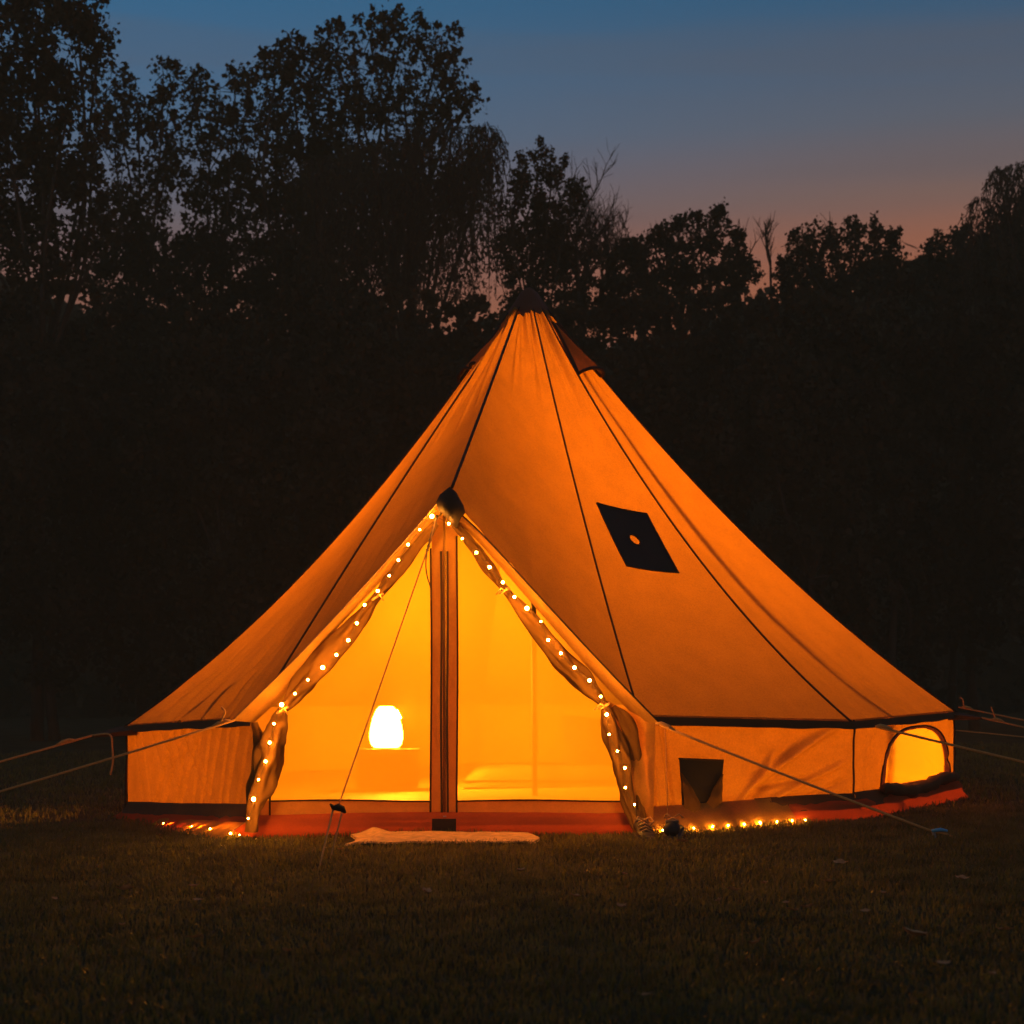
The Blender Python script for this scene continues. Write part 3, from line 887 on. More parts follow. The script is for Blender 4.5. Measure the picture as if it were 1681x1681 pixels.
def pillow(c, w, h, th, lean, label, m):
    o = thing('cushion', c, label, 'cushion')
    v = []; f = []; n = 16
    for sgn in (-1, 1):
        for j in range(n + 1):
            for i in range(n + 1):
                a, d = i / n * 2 - 1, j / n * 2 - 1
                k = max(0, (1 - abs(a) ** 2.6) * (1 - abs(d) ** 2.6)) ** .5
                pin = 1 - .05 * (1 - abs(d)) * abs(a) - 0
                x = a * w / 2 * pin; z = d * h / 2 + h / 2; y = sgn * th / 2 * k + lean * z
                v.append((c[0] + x, c[1] + y, c[2] + z - .03 * a * (d + 1) / 2))
        base = 0 if sgn < 0 else (n + 1) ** 2
        for j in range(n):
            for i in range(n):
                q = (base + j * (n + 1) + i, base + j * (n + 1) + i + 1, base + (j + 1) * (n + 1) + i + 1, base + (j + 1) * (n + 1) + i)
                f.append(q if sgn < 0 else q[::-1])
    obj('cover', v, f, m, o); return o
pillow((.62, 1.45, .12), .5, .37, .14, .2, 'dark square cushion propped up on the pale floor bed', solid('dark cushion', (.03, .01, .003), .9))

# ------------------------------------------------------------------ rug before the door
rg = V(725, 1377, 8.95)
rug = thing('door_mat', (rg.x, rg.y, gz(rg.x, rg.y)), 'rumpled pale woven mat lying before the tent door', 'mat')
def rug_fn(u, v, th=.012):
    x = -.45 + .90 * u + rg.x + .03 * math.sin(v * 4); y = rg.y - .26 + .52 * v - .05 * (u - .5)
    h = .028 + .034 * max(0, mnoise.noise(Vector((x * 3.4, y * 3, 1)))) + .014 * mnoise.noise(Vector((x * 12, y * 9, 4)))
    e = min(1, u * 8) * .7 + .3
    if u > .9: e *= 1 - (u - .9) * 5
    return Vector((x, y, gz(x, y) + .012 + (h * .5 + .018 * math.exp(-((u - .14) / .07) ** 2) * v) * e))
v, f = grid(rug_fn, 60, 22)
n = len(v); v2 = [p - Vector((0, 0, .011)) for p in v]
nu = 61
rim = [(i, i + 1, n + i + 1, n + i) for i in range(60)] + [(22 * nu + i, n + 22 * nu + i, n + 22 * nu + i + 1, 22 * nu + i + 1) for i in range(60)] + [(j * nu, n + j * nu, n + (j + 1) * nu, (j + 1) * nu) for j in range(22)] + [(j * nu + 60, (j + 1) * nu + 60, n + (j + 1) * nu + 60, n + j * nu + 60) for j in range(22)]
obj('woven_sheet', v + v2, f + [tuple(i + n for i in q[::-1]) for q in f] + rim, M['mat'], rug)
fr_v = []
for i in range(150):
    u = i / 149
    for e in (0.0, 1.0) if False else (0.0,):
        p = rug_fn(u, 0.0); dx = random.uniform(-.012, .012); dz = random.uniform(.0, .012)
        fr_v.append([p + Vector((-.002, 0, 0)), p + Vector((.002, 0, 0)), p + Vector((dx + .001, -.035, dz - .012)), p + Vector((dx - .001, -.035, dz - .012))])
fast_quads('fringe', np.array([[tuple(p) for p in q] for q in fr_v]), M['mat'], rug, tuple(world_loc(rug)))

# ------------------------------------------------------------------ shoes
def shoe(px, py, d, rz, label, tip):
    c = V(px, py, d); c.z = gz(c.x, c.y)
    o = thing('shoe', c, label, 'shoe', None)
    cs, sn = math.cos(rz), math.sin(rz)
    secs = [(x_, a_, b_, h_ * .78) for x_, a_, b_, h_ in [(-.13, .034, .030, .085), (-.11, .042, .034, .115), (-.06, .042, .034, .112), (-.01, .042, .036, .085), (.04, .047, .038, .062), (.09, .046, .036, .05), (.125, .034, .026, .036), (.14, .014, .012, .022)]]
    def place(x, y, z): 
        z2 = z * math.cos(tip) + (x + .14) * math.sin(tip); x2 = x * math.cos(tip) - z * math.sin(tip)
        return (c.x + x2 * cs - y * sn, c.y + x2 * sn + y * cs, c.z + z2)
    v = []; f = []; n = 14
    for x, wd, w2, h in secs:
        for k in range(n):
            a = math.pi * 2 * k / n
            y = wd * math.cos(a); z = .024 + (h - .02) * (.5 + .5 * math.sin(a))
            v.append(place(x, y * (1 - .25 * max(0, math.sin(a))), z))
    for i in range(len(secs) - 1):
        for k in range(n):
            f.append((i * n + k, i * n + (k + 1) % n, (i + 1) * n + (k + 1) % n, (i + 1) * n + k))
    f += [tuple(range(n - 1, -1, -1)), tuple((len(secs) - 1) * n + k for k in range(n))]
    obj('upper', v, f, M['shoe'], o)
    v = []; f = []
    for x, wd, w2, h in secs:
        for y, z in ((-wd * 1.08, 0), (wd * 1.08, 0), (wd * 1.08, .026), (-wd * 1.08, .026)): v.append(place(x * 1.03, y, z))
    for i in range(len(secs) - 1):
        for k in range(4): f.append((i * 4 + k, i * 4 + (k + 1) % 4, (i + 1) * 4 + (k + 1) % 4, (i + 1) * 4 + k))
    f += [(3, 2, 1, 0), tuple((len(secs) - 1) * 4 + k for k in range(4))]
    obj('sole', v, f, M['shoe_sole'], o, smooth=False)
    b = MB()
    for k in range(4):
        x = -.03 + k * .028; z = .092 - .013 * k
        b.tube([place(x, -.03, z - .012), place(x + .006, 0, z + .004), place(x, .03, z - .012)], .005, 5)
    b.tube([place(-.02, 0, .094), place(-.01, .03, .112), place(.02, .045, .092), place(.03, .02, .078)], .004, 5)
    b.tube([place(-.02, 0, .094), place(-.015, -.03, .114), place(.018, -.05, .088)], .004, 5)
    b.build('laces', M['rope'], o)
    b = MB(); b.lathe([(.03, 0), (.033, .012), (.028, .018), (.022, .008)], place(-.085, 0, .08), 14, .8); b.build('collar', M['shoe_sole'], o)
shoe(1058, 1374, 8.95, -1.5, 'dark laced shoe lying low at the right foot of the doorway', .0)
shoe(1105, 1374, 8.95, 1.42, 'dark laced shoe standing tilted on its toe beside the pale skirt', .12)

# ------------------------------------------------------------------ guy ropes, pegs
def rope(name, pts, r, label, loc=None, group='guy ropes holding the tent', runner=None, tail=None):
    P = [Vector(p) for p in pts]
    o = thing(name, P[-1] if loc is None else loc, label, 'rope', group)
    b = MB(); b.tube(P, r, 6); b.build('cord', M['rope'], o)
    if runner is not None:
        c, d = runner
        d = d.normalized(); b = MB()
        b.tube([c - d * .05, c - d * .02 + Vector((0, 0, .012)), c + d * .02 + Vector((0, 0, .010)), c + d * .055], [r * 1.0, r * 1.5, r * 1.5, r * 1.0], 6)
        b.build('knot', M['rope'], o)
    if tail is not None:
        b = MB(); b.tube([Vector(p) for p in catmull([tuple(t) for t in tail], 6)], r * .8, 5); b.build('loose_end', M['rope'], o)
    return o
def lerp_pts(a, b_, n, sag=0):
    return [a.lerp(b_, q) - Vector((0, 0, sag * 4 * q * (1 - q))) for q in np.linspace(0, 1, n)]
def peg(p, lean, label, m='metal'):
    o = thing('tent_peg', p, label, 'peg', 'tent pegs in the grass')
    b = MB(); l = Vector(lean).normalized()
    b.tube([p - l * .05, p + l * .03, p + l * .055 + Vector((.01, 0, .004)), p + l * .05 + Vector((.028, 0, -.004))], .0048, 6)
    b.build('shaft', M[m], o); return o
# left corner
eA = V(-420, 1352, 10.2); eA.z = gz(eA.x, eA.y)
rope('guy_rope', lerp_pts(TIP_A, eA, 8, .01), .0075, 'guy rope from the left eave corner, the upper of the two on the left', runner=(TIP_A.lerp(eA, .08), eA - TIP_A),
     tail=[TIP_A, V(180, 1206, 10.6), V(184, 1228, 10.6), V(185, 1250, 10.6), V(181, 1272, 10.6)])
peg(eA, (-.5, -.2, 1), 'metal peg at the far end of the upper left guy rope')
# front left corner B
TIP_B = V(386, 1182, 9.1)
eB = V(-330, 1398, 9.05); eB.z = gz(eB.x, eB.y)
rope('guy_rope', lerp_pts(TIP_B, eB, 8, .008), .0065, 'guy rope from the left end of the door hood, the lower one on the left', runner=(TIP_B.lerp(eB, .03), eB - TIP_B),
     tail=[V(360, 1188, 9.1), V(366, 1178, 9.08), V(369, 1168, 9.06), V(363, 1160, 9.06)])
peg(eB, (-.5, -.2, 1), 'metal peg at the far end of the lower left guy rope')
# front right corner C
TIP_C = V(1083, 1190, 9.06)
eC = V(1533, 1391, 8.66)
eC.z = gz(eC.x, eC.y) + .035
rope('guy_rope', lerp_pts(TIP_C, eC, 8, .006), .0065, 'long guy rope slanting from the right door hood down to the blue peg', runner=(TIP_C.lerp(eC, .02), eC - TIP_C))
pg = thing('tent_peg', (eC.x, eC.y, gz(eC.x, eC.y)), 'bright blue plastic tent peg in the grass at right', 'peg', 'tent pegs in the grass')
b = MB(); b.tube([eC + Vector((.03, .02, -.1)), eC + Vector((.0, 0, -.005)), eC + Vector((-.006, 0, .012))], [.006, .009, .010], 7); b.build('shaft', M['metal'], pg)
b = MB(); b.tube([eC + Vector((-.012, -.01, .006)), eC + Vector((.03, -.012, .012)), eC + Vector((.062, -.012, .006))], [.008, .009, .006], 7); b.build('hook', M['blue'], pg)
b = MB(); b.tube([eC, eC + Vector((.06, 0, -.01)), eC + Vector((.12, .0, -.035))], .005, 5); b.build('loop', M['rope'], pg)
# corner D rope passing before the window
TIP_D = V(1438, 1193, 9.7)
eD = V(2020, 1332, 10.4); eD.z = gz(eD.x, eD.y)
rope('guy_rope', lerp_pts(TIP_D, eD, 8, .005), .0075, 'guy rope running right in front of the half-moon window', runner=(TIP_D.lerp(eD, .02), eD - TIP_D))
peg(eD, (.6, 0, 1), 'metal peg at the end of the guy rope before the window')
# corner E ropes
eE = V(2120, 1282, 12.6); eE.z = gz(eE.x, eE.y)
rope('guy_rope', lerp_pts(TIP_E, eE, 8, .005), .006, 'guy rope tied to the tab on the right eave corner', runner=(TIP_E.lerp(eE, .045), eE - TIP_E),
     tail=[TIP_E.lerp(eE, .045), V(1634, 1178, 11.3), V(1630, 1168, 11.3), V(1627, 1160, 11.3)])
peg(eE, (.6, .1, 1), 'metal peg at the end of the right corner guy rope')
TIP_E2 = V(1574, 1161, 11.9); eE2 = V(2180, 1268, 13.6); eE2.z = gz(eE2.x, eE2.y)
rope('guy_rope', lerp_pts(TIP_E2, eE2, 8, .005), .0055, 'uppermost guy rope at the right, behind the eave tab', runner=(TIP_E2.lerp(eE2, .02), eE2 - TIP_E2),
     tail=[TIP_E2.lerp(eE2, .02), V(1582, 1158, 11.9), V(1581, 1149, 11.9), V(1576, 1145, 11.9)])
peg(eE2, (.6, .1, 1), 'metal peg at the end of the uppermost right guy rope')
TF = EAVE['F'] + Vector((.02, 0, 0)); eF = V(2050, 1252, 16.5); eF.z = gz(eF.x, eF.y)
rope('guy_rope', lerp_pts(V(1560, 1198, 13.4), eF, 6, .0), .005, 'faint thin guy rope behind the tent at the right')
# slack cords
rope('slack_cord', [V(1091, 1190, 9.07), V(1093, 1225, 9.08), V(1094, 1270, 9.08), V(1096, 1336, 9.1)], .0028, 'thin loose cord hanging straight down right of the door', group=None)
# door peak rope with slider
pA = V(716, 850, 9.08); pB = V(706, 890, 9.0); pS = V(556, 1322, 8.15)
ep = V(523, 1424, 7.75); ep.z = gz(ep.x, ep.y)
ep2 = V(541, 1392, 8.05); ep2.z = gz(ep2.x, ep2.y)
rope('guy_rope', [pA, pB] + lerp_pts(pB, pS, 8, 0)[1:], .0035, 'thin guy rope from the door peak down to the dark slider', loc=pS)
rope('guy_rope', lerp_pts(V(547, 1328, 8.12), ep, 5), .0042, 'front strand of the doubled guy rope below the slider')
rope('guy_rope', lerp_pts(V(562, 1331, 8.16), ep2, 5), .0042, 'rear strand of the doubled guy rope below the slider')
sl = thing('rope_slider', V(553, 1327, 8.12), 'dark wooden rope slider hanging before the door', 'rope slider')
b = MB(); b.tube([V(543, 1321, 8.12), V(547, 1326, 8.12), V(554, 1325, 8.1), V(562, 1328, 8.12), V(567, 1334, 8.13)], [.006, .011, .017, .015, .006], 8); b.build('toggle', M['cap'], sl)
b = MB(); b.tube([V(546, 1326, 8.1), V(542, 1319, 8.1)], .005, 6); b.build('loop', M['cap'], sl)
# dark knotted cord at the door peak
kc = thing('knotted_cord', V(716, 852, 9.1), 'dark twisted cord hanging from the doorway peak', 'cord')
b = MB(); b.tube([V(x, y, 9.1) for x, y in catmull([(718, 846), (716, 852), (712, 866), (708, 880), (704, 895), (701, 905)], 5)], [.007 + .003 * math.sin(q * 1.9) for q in range(26)], 6); b.build('twist', M['wire'], kc)
b = MB(); b.tube([V(x, y, 9.12) for x, y in catmull([(701, 905), (699, 925), (701, 945), (707, 966), (708, 985)], 5)], .0035, 5); b.build('loose_end', M['wire'], kc)

# ------------------------------------------------------------------ fairy lights
BP_L = [(345, 1360.5, 9.62), (330, 1359, 9.68), (315, 1358, 9.72), (300, 1361, 9.7), (281, 1359, 9.85), (268, 1357, 9.9)]
left_run = [(709, 847.6), (689, 869.5), (670, 894), (654, 919.5), (639, 945), (620, 970), (598.4, 993), (585.7, 1023), (571.7, 1051), (552.3, 1075), (529.7, 1096), (505.4, 1116), (484.2, 1138.8), (462.3, 1157), (449.8, 1188), (442.7, 1219), (436, 1250), (424.4, 1280), (416.3, 1312), (407.3, 1343.5)]
right_run = [(736.7, 859.6), (758.8, 884), (782, 907), (803.7, 931), (825.4, 956), (844.4, 980), (865, 998.5), (888, 1020), (900, 1050.7), (920.7, 1072.5), (943, 1096), (967.8, 1117), (986, 1143.4), (996, 1173), (1000, 1205.6), (1013.5, 1233), (1026, 1260.6), (1026.7, 1293), (1041.8, 1320.7), (1050.4, 1348)]
def run_depth(i, x): return 9.115 if i > 0 else 9.1
seq = []
def on_grass(px, py, d):
    p = V(px, py, d); p.z = max(p.z, gz(p.x, p.y) + .026); return p
for q in BP_L[::-1]: seq.append(on_grass(q[0], q[1], 10.95 - (q[0] - 209) / 208 * 1.55 - .40))
seq += [V(378, 1368, 9.4), V(393, 1371, 9.3), V(364, 1367, 9.5)][::-1]
for i, (x, y) in enumerate(left_run[::-1]): seq.append(V(x, y, 9.12))
for i, (x, y) in enumerate(right_run): seq.append(V(x, y, 9.10 if i < 10 else 9.05))
for x_, y_ in [(1088, 1370), (1112, 1368), (1139, 1366), (1170, 1369.8), (1195.5, 1360), (1221.5, 1359), (1247.7, 1358.5), (1275.8, 1362), (1300, 1356), (1322, 1356)]:
    seq.append(on_grass(x_, y_, 9.3 + (x_ - 1044) / 361 * .58 - .155))
fl_o = thing('fairy_lights', V(400, 1371, 9.3), 'string of lit fairy lights trimming the doorway and lying along the grass', 'fairy lights')
b = MB(); wire = catmull([tuple(p) for p in seq], 3)
b.tube([Vector(p) + Vector((0, .022, .0)) for p in wire], .0013, 4); b.build('wire', M['wire'], fl_o)
bb = MB()
def sphere(c, r, nr=6, n=8):
    v = [c + Vector((0, 0, r))]; f = []
    for i in range(1, nr):
        a = math.pi * i / nr
        for k in range(n):
            p = 2 * math.pi * k / n
            v.append(c + Vector((r * math.sin(a) * math.cos(p), r * math.sin(a) * math.sin(p), r * math.cos(a))))
    v.append(c - Vector((0, 0, r)))
    for k in range(n): f.append((0, 1 + k, 1 + (k + 1) % n))
    for i in range(nr - 2):
        for k in range(n): f.append((1 + i * n + k, 1 + (i + 1) * n + k, 1 + (i + 1) * n + (k + 1) % n, 1 + i * n + (k + 1) % n))
    last = len(v) - 1
    for k in range(n): f.append((last, 1 + (nr - 2) * n + (k + 1) % n, 1 + (nr - 2) * n + k))
    return v, f
sv, sf = sphere(Vector((0, 0, 0)), 1)
bulb_me = bpy.data.meshes.new('bulb'); bulb_me.from_pydata([tuple(p) for p in sv], [], sf); bulb_me.materials.append(M['bulb']); bulb_me.shade_smooth()
base = world_loc(fl_o)
for i, p in enumerate(seq):
    o = bpy.data.objects.new('bulb', bulb_me); link(o); o.parent = fl_o
    o.location = p - base
    r = (.0105 if 9 < i < 48 else .0075) * random.choice((.7, .8, .9, 1, 1.1, 1.4))
    r *= .66
    o.scale = (r, r, r)

# ------------------------------------------------------------------ grass
gm, N, L = mat('grass blades')
gp = N('ShaderNodeBsdfPrincipled'); gp.inputs['Roughness'].default_value = .42; gp.inputs['Specular IOR Level'].default_value = .35
L(var_col(N, L, (.072, .066, .028), .45, 5), gp.inputs['Base Color'])
gt = N('ShaderNodeBsdfTranslucent'); L(var_col(N, L, (.27, .25, .04), .45, 5), gt.inputs[0])
gs = N('ShaderNodeMixShader'); gs.inputs[0].default_value = .45
L(gp.outputs[0], gs.inputs[1]); L(gt.outputs[0], gs.inputs[2])
go = N('ShaderNodeOutputMaterial'); L(gs.outputs[0], go.inputs[0])
M['grass'] = gm
def in_tent(x, y):
    c = np.zeros(len(x), bool); P = [WALL[k] for k in ORDER]
    inside = np.ones(len(x), bool)
    for i in range(10):
        (x1, y1), (x2, y2) = P[i], P[(i + 1) % 10]
        inside &= ((x2 - x1) * (y - y1) - (y2 - y1) * (x - x1)) > -.10
    return inside
def blades(n, ymin, ymax, h0, wid, seed):
    r = np.random.default_rng(seed)
    d = np.sqrt(r.uniform((ymin + D0) ** 2, (ymax + D0) ** 2, n)); y = d - D0
    x = r.uniform(-1, 1, n) * (d * .38 + .9)
    keep = ~in_tent(x, y)
    dx_, dy_ = x - rg.x, y - rg.y
    keep &= ~((np.abs(dx_) < .49) & (np.abs(dy_) < .24))
    x, y, d = x[keep], y[keep], d[keep]; n = len(x)
    cl = np.array([mnoise.noise(Vector((a * 1.4, b_ * 1.4, 5))) for a, b_ in zip(x, y)])
    z = np.array([gz(a, b_) for a, b_ in zip(x, y)])
    h = h0 * r.uniform(.45, 1.25, n) * (1 + .5 * cl)
    an = r.uniform(0, 2 * np.pi, n); le = r.uniform(.1, .9, n) * h
    w = wid * r.uniform(.6, 1.3, n)
    bx, by = np.cos(an + 1.57) * w, np.sin(an + 1.57) * w
    tx, ty = np.cos(an) * le, np.sin(an) * le
    b0 = np.stack([x - bx, y - by, z - .01], 1); b1 = np.stack([x + bx, y + by, z - .01], 1)
    m0 = np.stack([x - bx * .8 + tx * .35, y - by * .8 + ty * .35, z + h * .6], 1); m1 = np.stack([x + bx * .8 + tx * .35, y + by * .8 + ty * .35, z + h * .6], 1)
    t0 = np.stack([x - bx * .1 + tx, y - by * .1 + ty, z + h], 1); t1 = np.stack([x + bx * .1 + tx, y + by * .1 + ty, z + h], 1)
    return np.concatenate([np.stack([b0, b1, m1, m0], 1), np.stack([m0, m1, t1, t0], 1)])
q = np.concatenate([blades(100000, -9.4, -5, .025, .0028, 1), blades(125000, -5, -1.5, .031, .0034, 2), blades(60000, -1.5, 8, .038, .006, 3)])
fast_quads('grass', q, M['grass'], kind='stuff')

# dry leaves
leaf_spots = [(945, 1483), (1020, 1500), (1205, 1475), (1255, 1462), (1290, 1497), (1325, 1505), (1450, 1485), (1300, 1508), (1180, 1493), (1420, 1512), (1060, 1646), (1360, 1462), (1650, 1545), (1025, 1442), (318, 1452), (325, 1476), (200, 1514), (205, 1455), (560, 1395), (855, 1433), (1580, 1460), (1630, 1620), (1120, 1390), (1380, 1430), (700, 1470), (470, 1560), (90, 1470), (1240, 1560), (1550, 1600), (320, 1535)]
lv = []
def dry_leaf(px, py, size, label, group, seed, m='dry'):
    d = (HC - .02) * F / (py - 1107); c = V(px, py, d); c.z = gz(c.x, c.y) + .034
    r = random.Random(seed); rz = r.uniform(0, 6.28); curl = r.uniform(.25, .8); tilt = r.uniform(-.5, .5)
    v = []; f = []
    prof = [0, .5, .85, 1, .9, .62, .3, 0.02]
    for i, w in enumerate(prof):
        t = i / (len(prof) - 1) * 2 - 1
        for s in (-1, -.5, 0, .5, 1):
            x = t * size; y = s * w * size * .55 * (1 + .12 * math.sin(i * 2.5 + s * 4)); z = curl * size * (.55 * t * t + .5 * (s * w) ** 2) - .1 * size + .06 * size * r.uniform(-1, 1)
            y, z = y * math.cos(tilt) - z * math.sin(tilt), y * math.sin(tilt) + z * math.cos(tilt)
            v.append((c.x + x * math.cos(rz) - y * math.sin(rz), c.y + x * math.sin(rz) + y * math.cos(rz), c.z + z))
    for i in range(len(prof) - 1):
        for k in range(4): f.append((i * 5 + k, i * 5 + k + 1, (i + 1) * 5 + k + 1, (i + 1) * 5 + k))
    o = obj('dry_leaf', v, f, M[m], loc=c)
    return tag(o, label, 'leaf', group)
for i, (x, y) in enumerate(leaf_spots):
    dry_leaf(x, y, random.uniform(.018, .034), 'small dry brown leaf lying on the dark lawn before the tent', 'dry leaves scattered on the lawn', i)
dry_leaf(1503, 1548, .062, 'largest curled dry leaf, pale and brown, on the foreground grass at right', 'dry leaves scattered on the lawn', 77)

# ------------------------------------------------------------------ trees
def leaf_quads(c, size, r, droop=.0, ratio=.62):
    n = len(c)
    a = r.normal(size=(n, 3)); a[:, 2] -= droop; a /= np.linalg.norm(a, axis=1)[:, None]
    b_ = r.normal(size=(n, 3)); b_ -= a * np.sum(a * b_, 1)[:, None]; b_ /= np.linalg.norm(b_, axis=1)[:, None]
    s = size * r.uniform(.6, 1.35, n)[:, None]
    return np.stack([c - a * s * .5, c + b_ * s * .5 * ratio - a * s * .05, c + a * s * .5, c - b_ * s * .5 * ratio - a * s * .05], 1)

def tree(name, label, group, d, base_px, lobes, leaf_px, per, clump_px, seed, trunk_px=9, twig=.5, m='leaf', fork=None, dens=1.0, droop=.3, cat='tree', shoots=1.0):
    """lobes: (px, py, rx, ry) ellipses of foliage as photographed at depth d"""
    r = np.random.default_rng(seed); k = d / F
    base = V(base_px, 1107, d); base.z = gz(base.x, base.y) - .02
    o = thing(name, base, label, cat, group)
    tops = min(l[1] - l[3] for l in lobes)
    fk = fork if fork is not None else 700
    top_x = np.mean([l[0] for l in lobes])
    fpt = V(base_px * .6 + top_x * .4, fk, d)
    W = MB()
    W.tube([base, base.lerp(fpt, .5) + Vector((.1 * r.normal(), 0, 0)), fpt], [trunk_px * k * 1.3, trunk_px * k * .9, trunk_px * k * .6], 8)
    cs = []
    for (lx, ly, rx, ry) in lobes:
        dd = d + r.uniform(-.5, .5) * max(rx, ry) * k
        lc = V(lx, ly, dd)
        low = V(lx, ly + ry * .6, dd)
        mid = fpt.lerp(low, .5) + Vector((r.normal() * .15, r.normal() * .2, r.uniform(0, .3)))
        limb = catmull([tuple(fpt), tuple(mid), tuple(low), tuple(lc), tuple(V(lx, ly - ry * .7, dd))], 5)
        W.tube([Vector(p) for p in limb], np.linspace(trunk_px * k * .42, .006, len(limb)), 5)
        nc = max(6, int(rx * ry * math.pi / (clump_px ** 2) * .9 * dens))
        for _ in range(nc):
            u = r.normal(size=3); u /= np.linalg.norm(u); q = r.uniform(0, 1) ** (1 / 2.4)
            c = np.array(lc) + u * q * np.array([rx * k, rx * k * .6, ry * k])
            m_ = r.poisson(per * (1.5 if ly > 240 else 1.15))
            if m_ == 0: continue
            sp = clump_px * k * .40
            cs.append(c + r.normal(size=(m_, 3)) * np.array([sp, sp, sp * 1.1]))
            if r.uniform() < twig:
                a = limb[r.integers(8, len(limb))]
                mm = (a + c) / 2 + r.normal(size=3) * .08
                W.tube([Vector(a), Vector(mm), Vector(c)], [.012 * d / 28, .008 * d / 28, .004 * d / 28], 3, cap=False)
    for (lx, ly, rx, ry) in lobes:          # young upright shoots along the top of each clump
        for _ in range(int(rx / 6)):
            q = r.uniform(-.95, .95); hh = r.uniform(6, 22) * min(1, ry / 16) * shoots
            a = V(lx + q * rx, ly - ry * math.sqrt(1 - q * q) * .85, d + r.uniform(-.3, .3) * rx * k)
            tip = a + Vector((r.normal() * 3 * k, 0, hh * k))
            nl = int(8 + hh * .9)
            tt = r.uniform(0, 1, nl)[:, None]
            cs.append(np.array(a) * (1 - tt) + np.array(tip) * tt + r.normal(size=(nl, 3)) * np.array([3.2, 3.2, 2]) * k)
            W.tube([a - Vector((0, 0, 8 * k)), tip], [.007, .003], 3, cap=False)
    W.build('trunk', M['bark'], o)
    c = np.concatenate(cs)
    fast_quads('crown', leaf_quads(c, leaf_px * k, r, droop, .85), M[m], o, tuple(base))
    return o

GT = 'trees standing behind the tent'
tree('tall_tree', 'tallest dark leafy tree, cut off by the left edge of the picture', GT, 24, 60,
     [(30, -80, 170, 110), (130, 30, 55, 50), (60, 80, 110, 80), (110, 165, 50, 45), (15, 200, 90, 80), (80, 270, 70, 60), (160, 85, 24, 22), (30, 350, 90, 70), (70, 420, 70, 60), (-60, 250, 80, 200), (150, 235, 26, 40), (140, 310, 34, 45), (165, 370, 34, 40)], 9.5, 24, 22, 11, 9, dens=1.6, fork=620)
tree('slender_tree', 'slender double-topped tree right of the tallest tree', GT, 28, 230,
     [(190, 152, 34, 38), (268, 142, 32, 36), (228, 205, 40, 40), (190, 235, 34, 55), (272, 250, 34, 70), (225, 330, 60, 60), (190, 410, 70, 70), (250, 440, 70, 60), (200, 500, 80, 60), (260, 540, 70, 60), (170, 570, 70, 50)], 8, 15, 19, 12, 6, dens=1.9, fork=560)
tree('slender_tree', 'slender flat-topped tree between the double-topped tree and the big round tree', GT, 29, 360,
     [(322, 152, 26, 34), (385, 152, 34, 36), (345, 215, 50, 45), (400, 235, 34, 60), (330, 300, 48, 50), (395, 330, 42, 60), (350, 400, 70, 60), (320, 450, 70, 60), (405, 455, 60, 60), (350, 520, 80, 60), (420, 540, 70, 60), (320, 580, 80, 50)], 8, 17, 19, 13, 6, dens=1.9, fork=560)
tree('round_tree', 'dark stepped tree at the left shoulder of the big round tree', GT, 27, 480,
     [(450, 122, 34, 36), (480, 95, 30, 30), (510, 130, 46, 50), (455, 200, 45, 55), (515, 230, 60, 60), (455, 300, 55, 60), (520, 330, 60, 70), (470, 400, 70, 70), (540, 430, 70, 70), (480, 490, 80, 60), (550, 530, 70, 60)], 8, 20, 19, 14, 8, dens=2.0, fork=560)
tree('round_tree', 'big round-topped tree, highest right of the gap of sky', GT, 27, 640,
     [(555, 85, 44, 40), (610, 58, 40, 36), (655, 58, 44, 36), (715, 82, 46, 42), (745, 135, 32, 50), (590, 150, 70, 55), (665, 150, 70, 60), (765, 165, 24, 26), (590, 220, 60, 50), (680, 215, 64, 46), (735, 195, 36, 34), (560, 280, 60, 50), (640, 300, 80, 60)], 8, 13, 19, 15, 8, dens=1.7, fork=520)

